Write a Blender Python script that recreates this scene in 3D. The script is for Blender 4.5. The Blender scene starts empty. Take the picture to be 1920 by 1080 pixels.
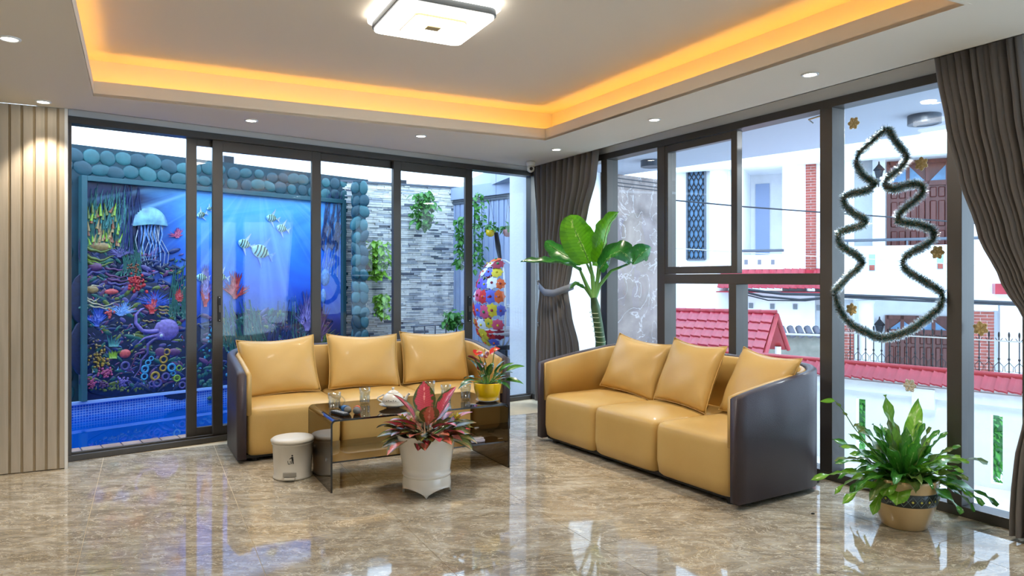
import bpy, math, random
from mathutils import Vector, Matrix
random.seed(11)
R = math.radians
PI = math.pi
sc = bpy.context.scene
COL = sc.collection

# ------------------------------------------------------------------ camera, sky, exposure
F, CX, CY, EYE = 1330.0, 960.0, 522.0, 1.40
cam_d = bpy.data.cameras.new('camera')
cam = bpy.data.objects.new('camera', cam_d)
COL.objects.link(cam)
cam_d.sensor_width = 36.0
cam_d.lens = F / 1920 * 36
cam_d.shift_y = -(540 - CY) / 1920
cam.location = (0, 0, EYE)
cam.rotation_euler = (R(90), 0, 0)
cam_d.clip_start = 0.05
cam_d.clip_end = 200
sc.camera = cam

world = bpy.data.worlds.new('overcast_sky')
sc.world = world
world.use_nodes = True
wn, wlk = world.node_tree.nodes, world.node_tree.links
wn.clear()
w_out = wn.new('ShaderNodeOutputWorld')
w_bg = wn.new('ShaderNodeBackground')
w_tc = wn.new('ShaderNodeTexCoord')
w_sep = wn.new('ShaderNodeSeparateXYZ')
w_rmp = wn.new('ShaderNodeValToRGB')
w_rmp.color_ramp.elements[0].position = 0.0
w_rmp.color_ramp.elements[0].color = (0.60, 0.76, 0.94, 1)
w_rmp.color_ramp.elements[1].position = 0.8
w_rmp.color_ramp.elements[1].color = (0.52, 0.71, 1.0, 1)
w_bg.inputs['Strength'].default_value = 2.15
wlk.new(w_tc.outputs['Generated'], w_sep.inputs[0])
wlk.new(w_sep.outputs['Z'], w_rmp.inputs[0])
wlk.new(w_rmp.outputs[0], w_bg.inputs['Color'])
wlk.new(w_bg.outputs[0], w_out.inputs[0])

vs = sc.view_settings
vs.view_transform = 'Standard'
vs.look = 'None'
vs.gamma = 1.0
vs.exposure = 1.15
vs.use_curve_mapping = False
sc.cycles.use_denoising = True
sc.cycles.transparent_max_bounces = 24
sc.cycles.max_bounces = 10
sc.cycles.sample_clamp_indirect = 6.0
sc.cycles.caustics_refractive = False
sc.cycles.caustics_reflective = False

# lamp strengths (the lamps themselves stand in their builders below)
SPOT_W = 33.0
FIXTURE_E = 3.0
COVE_E = 6.5

# ------------------------------------------------------------------ helpers
def lin(c):
    r = []
    for x in c[:3]:
        x = x / 255.0
        r.append(x / 12.92 if x <= 0.04045 else ((x + 0.055) / 1.055) ** 2.4)
    return (r[0], r[1], r[2], 1.0)

def mat(name, col, rough=0.5, metal=0.0, var=0.0, scale=6.0, stretch=(1, 1, 1), bump=0.0, bscale=60.0,
        coat=0.0, spec=0.5, col2=None, emit=0.0, trans=0.0, sheen=0.0, coords='Object', sss=0.0):
    m = bpy.data.materials.new(name)
    m.use_nodes = True
    nt = m.node_tree
    b = nt.nodes['Principled BSDF']
    c = lin(col)
    b.inputs['Base Color'].default_value = c
    b.inputs['Roughness'].default_value = rough
    b.inputs['Metallic'].default_value = metal
    b.inputs['Coat Weight'].default_value = coat
    b.inputs['Coat Roughness'].default_value = 0.08
    b.inputs['Specular IOR Level'].default_value = spec
    b.inputs['Transmission Weight'].default_value = trans
    b.inputs['Sheen Weight'].default_value = sheen
    if emit:
        b.inputs['Emission Color'].default_value = c
        b.inputs['Emission Strength'].default_value = emit
    tc = nt.nodes.new('ShaderNodeTexCoord')
    mp = nt.nodes.new('ShaderNodeMapping')
    mp.inputs['Scale'].default_value = stretch
    nt.links.new(tc.outputs[coords], mp.inputs[0])
    n = nt.nodes.new('ShaderNodeTexNoise')
    n.inputs['Scale'].default_value = scale
    n.inputs['Detail'].default_value = 5
    nt.links.new(mp.outputs[0], n.inputs[0])
    if var or col2:
        mx = nt.nodes.new('ShaderNodeMix')
        mx.data_type = 'RGBA'
        c2 = lin(col2) if col2 else tuple(min(1, x * (1 - var)) for x in c[:3]) + (1,)
        c1 = c if col2 else tuple(min(1, x * (1 + var)) for x in c[:3]) + (1,)
        mx.inputs[6].default_value = c1
        mx.inputs[7].default_value = c2
        rp = nt.nodes.new('ShaderNodeMapRange')
        rp.inputs[1].default_value = 0.3
        rp.inputs[2].default_value = 0.7
        nt.links.new(n.outputs[0], rp.inputs[0])
        nt.links.new(rp.outputs[0], mx.inputs[0])
        nt.links.new(mx.outputs[2], b.inputs['Base Color'])
    if bump:
        n2 = nt.nodes.new('ShaderNodeTexNoise')
        n2.inputs['Scale'].default_value = bscale
        n2.inputs['Detail'].default_value = 3
        nt.links.new(mp.outputs[0], n2.inputs[0])
        bp = nt.nodes.new('ShaderNodeBump')
        bp.inputs['Strength'].default_value = bump
        bp.inputs['Distance'].default_value = 0.01
        nt.links.new(n2.outputs[0], bp.inputs['Height'])
        nt.links.new(bp.outputs[0], b.inputs['Normal'])
    return m

def glass_mat(name, tint, ior=1.5, rough=0.0, refl=(1, 1, 1, 1)):
    m = bpy.data.materials.new(name)
    m.use_nodes = True
    nt = m.node_tree
    nt.nodes.clear()
    out = nt.nodes.new('ShaderNodeOutputMaterial')
    t = nt.nodes.new('ShaderNodeBsdfTransparent')
    t.inputs[0].default_value = tint
    g = nt.nodes.new('ShaderNodeBsdfGlossy')
    g.inputs[0].default_value = refl
    g.inputs[1].default_value = rough
    fr = nt.nodes.new('ShaderNodeFresnel')
    fr.inputs[0].default_value = ior
    ns = nt.nodes.new('ShaderNodeTexNoise')
    ns.inputs['Scale'].default_value = 1.5
    bp = nt.nodes.new('ShaderNodeBump')
    bp.inputs['Strength'].default_value = 0.02
    nt.links.new(ns.outputs[0], bp.inputs['Height'])
    nt.links.new(bp.outputs[0], g.inputs['Normal'])
    mx = nt.nodes.new('ShaderNodeMixShader')
    gm = nt.nodes.new('ShaderNodeNewGeometry')       # reflect at the entry face only (no false total reflection inside the pane)
    sb = nt.nodes.new('ShaderNodeMath'); sb.operation = 'SUBTRACT'; sb.inputs[0].default_value = 1.0
    ml = nt.nodes.new('ShaderNodeMath'); ml.operation = 'MULTIPLY'
    nt.links.new(gm.outputs['Backfacing'], sb.inputs[1])
    nt.links.new(fr.outputs[0], ml.inputs[0]); nt.links.new(sb.outputs[0], ml.inputs[1])
    nt.links.new(ml.outputs[0], mx.inputs[0])
    nt.links.new(t.outputs[0], mx.inputs[1])
    nt.links.new(g.outputs[0], mx.inputs[2])
    nt.links.new(mx.outputs[0], out.inputs[0])
    return m

def wm(o):
    M = Matrix.Identity(4)
    while o is not None:
        M = Matrix.LocRotScale(o.location, o.rotation_euler, o.scale) @ M
        o = o.parent
    return M

class MB:
    """Collects shapes; build() links them as ONE mesh object."""
    def __init__(s, M=None):
        s.v, s.f, s.uv, s.M = [], [], {}, M
    def add(s, vs_, fs, uvs=None):
        n = len(s.v)
        for i, p in enumerate(vs_):
            p = Vector(p)
            s.v.append(s.M @ p if s.M is not None else p)
            if uvs:
                s.uv[n + i] = uvs[i]
        for f in fs:
            s.f.append(tuple(n + i for i in f))
    def box(s, x0, x1, y0, y1, z0, z1):
        s.add([(x0, y0, z0), (x1, y0, z0), (x1, y1, z0), (x0, y1, z0), (x0, y0, z1), (x1, y0, z1), (x1, y1, z1), (x0, y1, z1)],
              [(0, 3, 2, 1), (4, 5, 6, 7), (0, 1, 5, 4), (1, 2, 6, 5), (2, 3, 7, 6), (3, 0, 4, 7)])
    def prism(s, pts, z0, z1):
        n = len(pts)
        s.add([(p[0], p[1], z0) for p in pts] + [(p[0], p[1], z1) for p in pts],
              [tuple(range(n))[::-1], tuple(range(n, 2 * n))] + [(i, (i + 1) % n, n + (i + 1) % n, n + i) for i in range(n)])
    def tube(s, pts, r, seg=8, caps=True, closed=False):
        pts = [Vector(p) for p in pts]
        m = len(pts)
        rr = r if isinstance(r, (list, tuple)) else [r] * m
        vs_, up = [], None
        for i in range(m):
            if closed:
                d = pts[(i + 1) % m] - pts[i - 1]
            else:
                d = pts[min(i + 1, m - 1)] - pts[max(i - 1, 0)]
            if d.length < 1e-9:
                d = Vector((0, 0, 1))
            d.normalize()
            if up is None:
                up = Vector((0, 0, 1)) if abs(d.z) < 0.9 else Vector((1, 0, 0))
            a = d.cross(up)
            if a.length < 1e-6:
                a = d.orthogonal()
            a.normalize()
            b = a.cross(d)
            up = b
            for k in range(seg):
                t = 2 * PI * k / seg
                vs_.append(pts[i] + (a * math.cos(t) + b * math.sin(t)) * rr[i])
        fs = []
        for i in range(m if closed else m - 1):
            j = (i + 1) % m
            for k in range(seg):
                k2 = (k + 1) % seg
                fs.append((i * seg + k, i * seg + k2, j * seg + k2, j * seg + k))
        if caps and not closed:
            fs.append(tuple(range(seg)))
            fs.append(tuple(range((m - 1) * seg, m * seg))[::-1])
        s.add(vs_, fs)
    def lathe(s, prof, c=(0, 0, 0), seg=32, sx=1, sy=1):
        vs_, fs = [], []
        for (r, z) in prof:
            for k in range(seg):
                t = 2 * PI * k / seg
                vs_.append((c[0] + r * math.cos(t) * sx, c[1] + r * math.sin(t) * sy, c[2] + z))
        for i in range(len(prof) - 1):
            for k in range(seg):
                k2 = (k + 1) % seg
                fs.append((i * seg + k, i * seg + k2, (i + 1) * seg + k2, (i + 1) * seg + k))
        if prof[0][0] > 1e-4:
            fs.append(tuple(range(seg))[::-1])
        if prof[-1][0] > 1e-4:
            fs.append(tuple(range((len(prof) - 1) * seg, len(prof) * seg)))
        s.add(vs_, fs)
    def ell(s, c, r, seg=12, rings=8, rot=None):
        vs_, fs = [], []
        for i in range(rings + 1):
            p = PI * i / rings
            for k in range(seg):
                t = 2 * PI * k / seg
                q = Vector((r[0] * math.sin(p) * math.cos(t), r[1] * math.sin(p) * math.sin(t), -r[2] * math.cos(p)))
                if rot is not None:
                    q = rot @ q
                vs_.append(Vector(c) + q)
        for i in range(rings):
            for k in range(seg):
                k2 = (k + 1) % seg
                fs.append((i * seg + k, i * seg + k2, (i + 1) * seg + k2, (i + 1) * seg + k))
        s.add(vs_, fs)
    def grid(s, fn, nu, nv, closeu=False):
        vs_, uvs, fs = [], [], []
        for j in range(nv + 1):
            for i in range(nu + 1):
                vs_.append(fn(i / nu, j / nv))
                uvs.append((i / nu, j / nv))
        for j in range(nv):
            for i in range(nu):
                a = j * (nu + 1) + i
                fs.append((a, a + 1, a + nu + 2, a + nu + 1))
        s.add(vs_, fs, uvs)
    def mesh(s, name, m, smooth=False, inv=None):
        me = bpy.data.meshes.new(name)
        vv = [inv @ p for p in s.v] if inv is not None else s.v
        me.from_pydata([tuple(p) for p in vv], [], s.f)
        for mm in (m if isinstance(m, (list, tuple)) else [m]):
            me.materials.append(mm)
        if s.uv:
            ul = me.uv_layers.new(name='UVMap')
            for lp in me.loops:
                ul.data[lp.index].uv = s.uv.get(lp.vertex_index, (0, 0))
        if smooth:
            for p in me.polygons:
                p.use_smooth = True
        me.validate()
        me.update()
        return me
    def build(s, name, m, parent=None, smooth=False, bevel=0.0, seg=2, world=True, sub=0, solid=0.0, autos=None, weld=False):
        """Vertices are in world space; the object is given its own origin (its base, or its parent's)."""
        loc = Vector((0, 0, 0))
        if parent is not None:
            inv = wm(parent).inverted() if world else Matrix.Identity(4)
        else:
            xs = [p.x for p in s.v]; ys = [p.y for p in s.v]; zs = [p.z for p in s.v]
            loc = Vector(((min(xs) + max(xs)) / 2, (min(ys) + max(ys)) / 2, min(zs)))
            inv = Matrix.Translation(-loc)
        me = s.mesh(name, m, smooth, inv)
        o = bpy.data.objects.new(name, me)
        COL.objects.link(o)
        o.location = loc
        if parent is not None:
            o.parent = parent
        if weld:
            w = o.modifiers.new('weld', 'WELD'); w.merge_threshold = 0.0005
        if solid:
            w = o.modifiers.new('solid', 'SOLIDIFY'); w.thickness = solid; w.offset = 0
        if bevel:
            w = o.modifiers.new('bevel', 'BEVEL'); w.width = bevel; w.segments = seg; w.limit_method = 'ANGLE'
            w.angle_limit = R(40)
        if sub:
            w = o.modifiers.new('sub', 'SUBSURF'); w.levels = sub; w.render_levels = sub
        return o

def tag(o, label=None, cat=None, group=None, kind=None):
    if label: o['label'] = label
    if cat: o['category'] = cat
    if group: o['group'] = group
    if kind: o['kind'] = kind
    return o

def thing(name, label, cat, loc, rz=0.0, group=None):
    o = bpy.data.objects.new(name, None)
    o.empty_display_size = 0.1
    COL.objects.link(o)
    o.location = loc
    o.rotation_euler = (0, 0, rz)
    return tag(o, label, cat, group)

def copy_tree(o, parent=None):
    c = o.copy()
    COL.objects.link(c)
    if parent is not None:
        c.parent = parent
    for ch in list(o.children):
        copy_tree(ch, c)
    return c

def struct(name, mb, m, parent=None, label=None, **kw):
    o = mb.build(name, m, parent, **kw)
    if parent is None:
        o['kind'] = 'structure'
    if label: o['label'] = label
    return o

def at(u, v, Y):
    return Vector(((u - CX) / F * Y, Y, EYE + (CY - v) / F * Y))

def onz(u, v, z=0.0):
    Y = (EYE - z) * F / (v - CY)
    return Vector(((u - CX) / F * Y, Y, z))

class Fr:
    """A vertical plane: s runs along it (to the right as seen from the room), t away from the room, z up."""
    def __init__(s, ox, oy, ex, ey):
        L = math.hypot(ex, ey)
        s.o = (ox, oy); s.e = (ex / L, ey / L); s.n = (-ey / L, ex / L)
        s.a = math.atan2(ey, ex)
        s.M = Matrix.Translation((ox, oy, 0)) @ Matrix.Rotation(s.a, 4, 'Z')
    def w(s, a, t, z):
        return Vector((s.o[0] + s.e[0] * a + s.n[0] * t, s.o[1] + s.e[1] * a + s.n[1] * t, z))
    def px(s, u, v=CY, t=0.0):
        k = (u - CX) / F
        ox, oy = s.o[0] + s.n[0] * t, s.o[1] + s.n[1] * t
        # ox + a ex = k (oy + a ey)
        a = (k * oy - ox) / (s.e[0] - k * s.e[1])
        Y = oy + a * s.e[1]
        return a, EYE + (CY - v) / F * Y
    def mb(s):
        return MB(s.M)
    def pbox(s, mb, u0, v0, u1, v1, t0, t1, tp=None):
        tp = t0 if tp is None else tp
        a0, z0 = s.px(u0, v1, tp)
        a1, _ = s.px(u1, v1, tp)
        um = (u0 + u1) / 2
        z0 = s.px(um, v1, tp)[1]; z1 = s.px(um, v0, tp)[1]
        mb.box(a0, a1, t0, t1, z0, z1)
        return a0, a1, z0, z1

def leaf(mb, base, d, L, W, droop=0.5, fold=0.25, roll=0.0, n=8, tip=1.0, wavy=0.0, shape='ovate'):
    """A leaf blade: a curved ribbon with a midrib, uv = (across, along)."""
    base = Vector(base); d = Vector(d).normalized()
    side = d.cross(Vector((0, 0, 1)))
    if side.length < 1e-3: side = Vector((1, 0, 0))
    side.normalize()
    side = Matrix.Rotation(roll, 3, d) @ side
    vs_, uvs, fs = [], [], []
    p = base.copy(); dd = d.copy()
    for i in range(n + 1):
        t = i / n
        if shape == 'ovate':
            w = W * (math.sin(PI * min(1, t ** 0.75)) ** 0.8 if 0 < t < 1 else 0.0)
        elif shape == 'strap':
            w = W * (0.35 + 0.65 * math.sin(PI * min(1, t * 0.75 + 0.15))) * (1 - max(0, (t - 0.8) / 0.2) ** 1.5)
        else:
            w = W * (math.sin(PI * t ** 0.9) ** 0.55 if 0 < t < 1 else 0.0)
        w *= 0.5
        up = side.cross(dd).normalized()
        wv = wavy * math.sin(t * 17 + base.x * 40)
        for k in (-1, -0.5, 0, 0.5, 1):
            q = p + side * (w * k) + up * (abs(k) * w * fold + (wv * k * k * (1 if k > 0 else -1)))
            vs_.append(q); uvs.append((0.5 + k / 2, t))
        dd = (dd + Vector((0, 0, -droop / n))).normalized()
        p = p + dd * (L / n)
    for i in range(n):
        for k in range(4):
            a = i * 5 + k
            fs.append((a, a + 1, a + 6, a + 5))
    mb.add(vs_, fs, uvs)

def leaf_mat(name, edge, centre, vein, rough=0.35, spots=0.0, coat=0.0, wide=0.5, trans=0.25):
    m = bpy.data.materials.new(name)
    m.use_nodes = True
    nt = m.node_tree
    b = nt.nodes['Principled BSDF']
    b.inputs['Roughness'].default_value = rough
    b.inputs['Coat Weight'].default_value = coat
    uvn = nt.nodes.new('ShaderNodeUVMap')
    sp = nt.nodes.new('ShaderNodeSeparateXYZ')
    nt.links.new(uvn.outputs[0], sp.inputs[0])
    def math_(op, a, b_=None):
        n = nt.nodes.new('ShaderNodeMath'); n.operation = op
        for i, x in enumerate((a, b_)):
            if x is None: continue
            if isinstance(x, (int, float)): n.inputs[i].default_value = x
            else: nt.links.new(x, n.inputs[i])
        return n.outputs[0]
    dist = math_('MULTIPLY', math_('ABSOLUTE', math_('SUBTRACT', sp.outputs[0], 0.5)), 2.0)
    tc = nt.nodes.new('ShaderNodeTexCoord')
    ns = nt.nodes.new('ShaderNodeTexNoise'); ns.inputs['Scale'].default_value = 35
    nt.links.new(tc.outputs['Object'], ns.inputs[0])
    d2 = math_('ADD', dist, math_('MULTIPLY', math_('SUBTRACT', ns.outputs[0], 0.5), 0.7 + spots))
    # side veins
    wv = math_('SINE', math_('MULTIPLY', math_('ADD', sp.outputs[1], math_('MULTIPLY', dist, -0.12)), 95.0))
    rp = nt.nodes.new('ShaderNodeValToRGB')
    e = rp.color_ramp.elements
    e[0].position = 0.0; e[0].color = lin(vein)
    e[1].position = 1.0; e[1].color = lin(edge)
    a = rp.color_ramp.elements.new(0.07); a.color = lin(centre)
    a = rp.color_ramp.elements.new(wide); a.color = lin(centre)
    a = rp.color_ramp.elements.new(min(0.95, wide + 0.18)); a.color = lin(edge)
    nt.links.new(d2, rp.inputs[0])
    mx = nt.nodes.new('ShaderNodeMix'); mx.data_type = 'RGBA'; mx.blend_type = 'MULTIPLY'
    mx.inputs[7].default_value = (0.8, 0.85, 0.8, 1)
    mr = nt.nodes.new('ShaderNodeMapRange'); mr.inputs[1].default_value = 0.3; mr.inputs[2].default_value = 1
    nt.links.new(wv, mr.inputs[0]); nt.links.new(mr.outputs[0], mx.inputs[0])
    nt.links.new(rp.outputs[0], mx.inputs[6])
    nt.links.new(mx.outputs[2], b.inputs['Base Color'])
    if trans:
        tr = nt.nodes.new('ShaderNodeBsdfTranslucent')
        nt.links.new(mx.outputs[2], tr.inputs[0])
        ms = nt.nodes.new('ShaderNodeMixShader'); ms.inputs[0].default_value = trans
        out = nt.nodes['Material Output']
        nt.links.new(b.outputs[0], ms.inputs[1]); nt.links.new(tr.outputs[0], ms.inputs[2])
        nt.links.new(ms.outputs[0], out.inputs[0])
    return m

# ------------------------------------------------------------------ materials
def floor_mat():
    m = bpy.data.materials.new('polished_marble_tile')
    m.use_nodes = True
    nt = m.node_tree; L = nt.links
    b = nt.nodes['Principled BSDF']
    b.inputs['Roughness'].default_value = 0.045
    b.inputs['Specular IOR Level'].default_value = 0.6
    g = nt.nodes.new('ShaderNodeNewGeometry')
    mp = nt.nodes.new('ShaderNodeMapping')
    mp.inputs['Rotation'].default_value = (0, 0, R(35))
    mp.inputs['Scale'].default_value = (0.65, 1.35, 1)
    L.new(g.outputs['Position'], mp.inputs[0])
    def noise(scale, detail, dist, rough=0.6):
        n = nt.nodes.new('ShaderNodeTexNoise')
        n.inputs['Scale'].default_value = scale; n.inputs['Detail'].default_value = detail
        n.inputs['Distortion'].default_value = dist; n.inputs['Roughness'].default_value = rough
        L.new(mp.outputs[0], n.inputs[0])
        return n.outputs[0]
    def ramp(src, stops):
        r = nt.nodes.new('ShaderNodeValToRGB')
        e = r.color_ramp.elements
        e[0].position, e[0].color = stops[0]; e[1].position, e[1].color = stops[-1]
        for p, c in stops[1:-1]:
            q = e.new(p); q.color = c
        L.new(src, r.inputs[0])
        return r.outputs[0]
    def mix(f, a, c, mode='MIX'):
        x = nt.nodes.new('ShaderNodeMix'); x.data_type = 'RGBA'; x.blend_type = mode
        if isinstance(f, float): x.inputs[0].default_value = f
        else: L.new(f, x.inputs[0])
        L.new(a, x.inputs[6])
        if isinstance(c, tuple): x.inputs[7].default_value = c
        else: L.new(c, x.inputs[7])
        return x.outputs[2]
    base = ramp(noise(1.5, 4, 2.6), [(0.3, lin((124, 113, 98))), (0.44, lin((150, 140, 124))), (0.55, lin((168, 159, 143))), (0.7, lin((196, 190, 177)))])
    blot = ramp(noise(2.6, 5, 3.4), [(0.38, lin((128, 116, 99))), (0.5, lin((160, 150, 132))), (0.62, lin((202, 195, 180)))])
    c = mix(0.5, base, blot)
    v1 = ramp(noise(3.4, 7, 3.2, 0.62), [(0.484, (0, 0, 0, 1)), (0.5, (1, 1, 1, 1)), (0.516, (0, 0, 0, 1))])
    v2 = ramp(noise(7.0, 6, 3.0, 0.6), [(0.474, (0, 0, 0, 1)), (0.492, (1, 1, 1, 1)), (0.51, (0, 0, 0, 1))])
    v3 = ramp(noise(4.6, 7, 2.4, 0.65), [(0.43, (0, 0, 0, 1)), (0.445, (1, 1, 1, 1)), (0.46, (0, 0, 0, 1))])
    c = mix(v1, c, lin((226, 217, 198)))
    c = mix(v2, c, lin((198, 178, 142)))
    c = mix(v3, c, lin((132, 117, 98)))
    L.new(c, b.inputs['Base Color'])
    return m

def marble_mat():
    m = bpy.data.materials.new('veined_brown_marble')
    m.use_nodes = True
    nt = m.node_tree; L = nt.links
    b = nt.nodes['Principled BSDF']
    b.inputs['Roughness'].default_value = 0.18
    tc = nt.nodes.new('ShaderNodeTexCoord')
    n = nt.nodes.new('ShaderNodeTexNoise'); n.inputs['Scale'].default_value = 1.6; n.inputs['Detail'].default_value = 8
    n.inputs['Distortion'].default_value = 1.4
    L.new(tc.outputs['Object'], n.inputs[0])
    r = nt.nodes.new('ShaderNodeValToRGB')
    r.color_ramp.elements[0].position = 0.3; r.color_ramp.elements[0].color = lin((84, 68, 64))
    r.color_ramp.elements[1].position = 0.7; r.color_ramp.elements[1].color = lin((146, 130, 124))
    L.new(n.outputs[0], r.inputs[0])
    n2 = nt.nodes.new('ShaderNodeTexNoise'); n2.inputs['Scale'].default_value = 2.2; n2.inputs['Detail'].default_value = 9
    n2.inputs['Distortion'].default_value = 1.2
    L.new(tc.outputs['Object'], n2.inputs[0])
    r2 = nt.nodes.new('ShaderNodeValToRGB')
    e = r2.color_ramp.elements
    e[0].position = 0.494; e[0].color = (0, 0, 0, 1); e[1].position = 0.516; e[1].color = (0, 0, 0, 1)
    q = e.new(0.505); q.color = (1, 1, 1, 1)
    L.new(n2.outputs[0], r2.inputs[0])
    mx = nt.nodes.new('ShaderNodeMix'); mx.data_type = 'RGBA'
    vf = nt.nodes.new('ShaderNodeMath'); vf.operation = 'MULTIPLY'; vf.inputs[1].default_value = 0.3
    L.new(r2.outputs[0], vf.inputs[0]); L.new(vf.outputs[0], mx.inputs[0]); L.new(r.outputs[0], mx.inputs[6]); mx.inputs[7].default_value = lin((232, 230, 232))
    L.new(mx.outputs[2], b.inputs['Base Color'])
    return m

def brick_tex_mat(name, c1, c2, mortar, scale, bw, rh, rough=0.4, msize=0.015, axes='sz'):
    m = bpy.data.materials.new(name)
    m.use_nodes = True
    nt = m.node_tree; L = nt.links
    b = nt.nodes['Principled BSDF']; b.inputs['Roughness'].default_value = rough
    uvn = nt.nodes.new('ShaderNodeUVMap')
    t = nt.nodes.new('ShaderNodeTexBrick')
    t.offset = 0.0 if axes == 'grid' else 0.5
    t.inputs['Color1'].default_value = lin(c1); t.inputs['Color2'].default_value = lin(c2)
    t.inputs['Mortar'].default_value = lin(mortar)
    t.inputs['Scale'].default_value = scale; t.inputs['Brick Width'].default_value = bw
    t.inputs['Row Height'].default_value = rh; t.inputs['Mortar Size'].default_value = msize
    L.new(uvn.outputs[0], t.inputs[0])
    L.new(t.outputs[0], b.inputs['Base Color'])
    return m

def sea_mat():
    """painted sea water of the mural: bright blue with pale rays, darker towards the reef"""
    m = bpy.data.materials.new('painted_sea')
    m.use_nodes = True
    nt = m.node_tree; L = nt.links
    b = nt.nodes['Principled BSDF']; b.inputs['Roughness'].default_value = 0.35
    uvn = nt.nodes.new('ShaderNodeUVMap')
    sp = nt.nodes.new('ShaderNodeSeparateXYZ'); L.new(uvn.outputs[0], sp.inputs[0])
    n = nt.nodes.new('ShaderNodeTexNoise'); n.inputs['Scale'].default_value = 2.6; n.inputs['Detail'].default_value = 7
    n.inputs['Distortion'].default_value = 1.0
    L.new(uvn.outputs[0], n.inputs[0])
    def ma(op, a, b_):
        x = nt.nodes.new('ShaderNodeMath'); x.operation = op
        for i, y in enumerate((a, b_)):
            if isinstance(y, (int, float)): x.inputs[i].default_value = y
            else: L.new(y, x.inputs[i])
        return x.outputs[0]
    hgt = ma('ADD', sp.outputs[1], ma('MULTIPLY', ma('SUBTRACT', n.outputs[0], 0.5), 0.75))
    r = nt.nodes.new('ShaderNodeValToRGB')
    e = r.color_ramp.elements
    e[0].position = 0.12; e[0].color = lin((14, 32, 92)); e[1].position = 1.0; e[1].color = lin((96, 186, 255))
    for p, c in ((0.3, (28, 74, 176)), (0.5, (42, 96, 224)), (0.72, (46, 132, 250))):
        q = e.new(p); q.color = lin(c)
    L.new(hgt, r.inputs[0])
    # darker at the left third
    lf = nt.nodes.new('ShaderNodeMapRange'); lf.inputs[1].default_value = 0.16; lf.inputs[2].default_value = 0.34
    L.new(ma('ADD', sp.outputs[0], ma('MULTIPLY', ma('SUBTRACT', n.outputs[0], 0.5), 0.3)), lf.inputs[0])
    mx = nt.nodes.new('ShaderNodeMix'); mx.data_type = 'RGBA'
    L.new(lf.outputs[0], mx.inputs[0]); mx.inputs[6].default_value = lin((14, 30, 74)); L.new(r.outputs[0], mx.inputs[7])
    # light rays from the upper middle
    ang = ma('ARCTAN2', ma('SUBTRACT', sp.outputs[0], 0.62), ma('SUBTRACT', 1.15, sp.outputs[1]))
    ns = nt.nodes.new('ShaderNodeTexNoise'); ns.noise_dimensions = '1D'; ns.inputs['Scale'].default_value = 9
    L.new(ang, ns.inputs['W'])
    rr = nt.nodes.new('ShaderNodeMapRange'); rr.inputs[1].default_value = 0.5; rr.inputs[2].default_value = 0.75
    rr.inputs[4].default_value = 0.45
    L.new(ns.outputs[0], rr.inputs[0])
    mx2 = nt.nodes.new('ShaderNodeMix'); mx2.data_type = 'RGBA'
    L.new(ma('MULTIPLY', rr.outputs[0], sp.outputs[1]), mx2.inputs[0]); L.new(mx.outputs[2], mx2.inputs[6])
    mx2.inputs[7].default_value = lin((150, 214, 255))
    L.new(mx2.outputs[2], b.inputs['Base Color'])
    return m

M = {}
M['floor'] = floor_mat()
M['marble'] = marble_mat()
M['ceiling'] = mat('ceiling_paint', (224, 216, 202), 0.8)
M['white_wall'] = mat('white_plaster', (226, 226, 224), 0.8, var=0.03, scale=2)
M['ext_white'] = mat('white_render', (238, 241, 244), 0.75, var=0.05, scale=3, bump=0.3, bscale=30)
M['frame'] = mat('dark_bronze_aluminium', (82, 78, 74), 0.38, metal=0.35, var=0.05, scale=4)
M['glass'] = glass_mat('window_glass', (0.95, 0.98, 0.985, 1), 1.42)
M['slat'] = mat('pale_fluted_board', (190, 178, 160), 0.5, col2=(172, 161, 143), scale=3, stretch=(9, 9, 0.5), bump=0.08, bscale=20)
M['slat_back'] = mat('fluted_board_groove', (150, 132, 104), 0.6, var=0.1)
M['shell'] = mat('dark_brown_leather', (60, 50, 58), 0.45, var=0.06, scale=10, bump=0.25, bscale=220, coat=0.1)
M['hide'] = mat('mustard_leather', (205, 171, 104), 0.42, col2=(196, 160, 92), scale=3, bump=0.14, bscale=260, coat=0.08)
M['rubber'] = mat('black_plastic', (22, 21, 22), 0.5)
M['smoke'] = glass_mat('smoked_glass', (0.30, 0.25, 0.19, 1), 1.55)
M['smoke_edge'] = mat('dark_glass_edge', (18, 17, 16), 0.1, coat=0.5)
M['chrome'] = mat('polished_chrome', (210, 210, 212), 0.15, metal=1.0)
M['porcelain'] = mat('white_porcelain', (226, 223, 214), 0.2, coat=0.5, var=0.02)
M['bin'] = mat('off_white_plastic', (206, 201, 190), 0.4, var=0.03)
M['soil'] = mat('dark_soil', (48, 36, 26), 0.95, bump=0.8, bscale=80, var=0.3)
M['yellow'] = mat('glossy_yellow_ceramic', (246, 206, 22), 0.18, coat=0.5)
M['clear'] = glass_mat('clear_glass', (0.86, 0.89, 0.91, 1), 2.1)
M['curtain'] = mat('taupe_curtain_fabric', (108, 103, 101), 0.8, var=0.08, scale=20, stretch=(1, 1, 0.1), sheen=0.3, bump=0.1, bscale=300)
M['lining'] = mat('pale_curtain_lining', (132, 136, 146), 0.85, var=0.05)
M['lamp_on'] = mat('lit_white_diffuser', (255, 250, 240), 0.4, emit=FIXTURE_E)
M['led_spot'] = mat('lit_downlight_lens', (255, 246, 226), 0.4, emit=14)
M['led_strip'] = mat('warm_led_strip', (255, 186, 70), 0.4, emit=COVE_E)
M['white_metal'] = mat('white_powder_coat', (236, 238, 240), 0.35)
M['grey_metal'] = mat('grey_powder_coat', (84, 92, 104), 0.4)
M['gold'] = mat('pale_gold_glitter', (232, 208, 158), 0.45, metal=0.1, var=0.3, scale=80, bump=0.5, bscale=200)
M['brass'] = mat('brushed_gold', (206, 180, 120), 0.4, metal=0.3)
M['red_tile'] = mat('red_glazed_tile', (164, 44, 58), 0.35, var=0.2, scale=5, coat=0.2)
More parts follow.
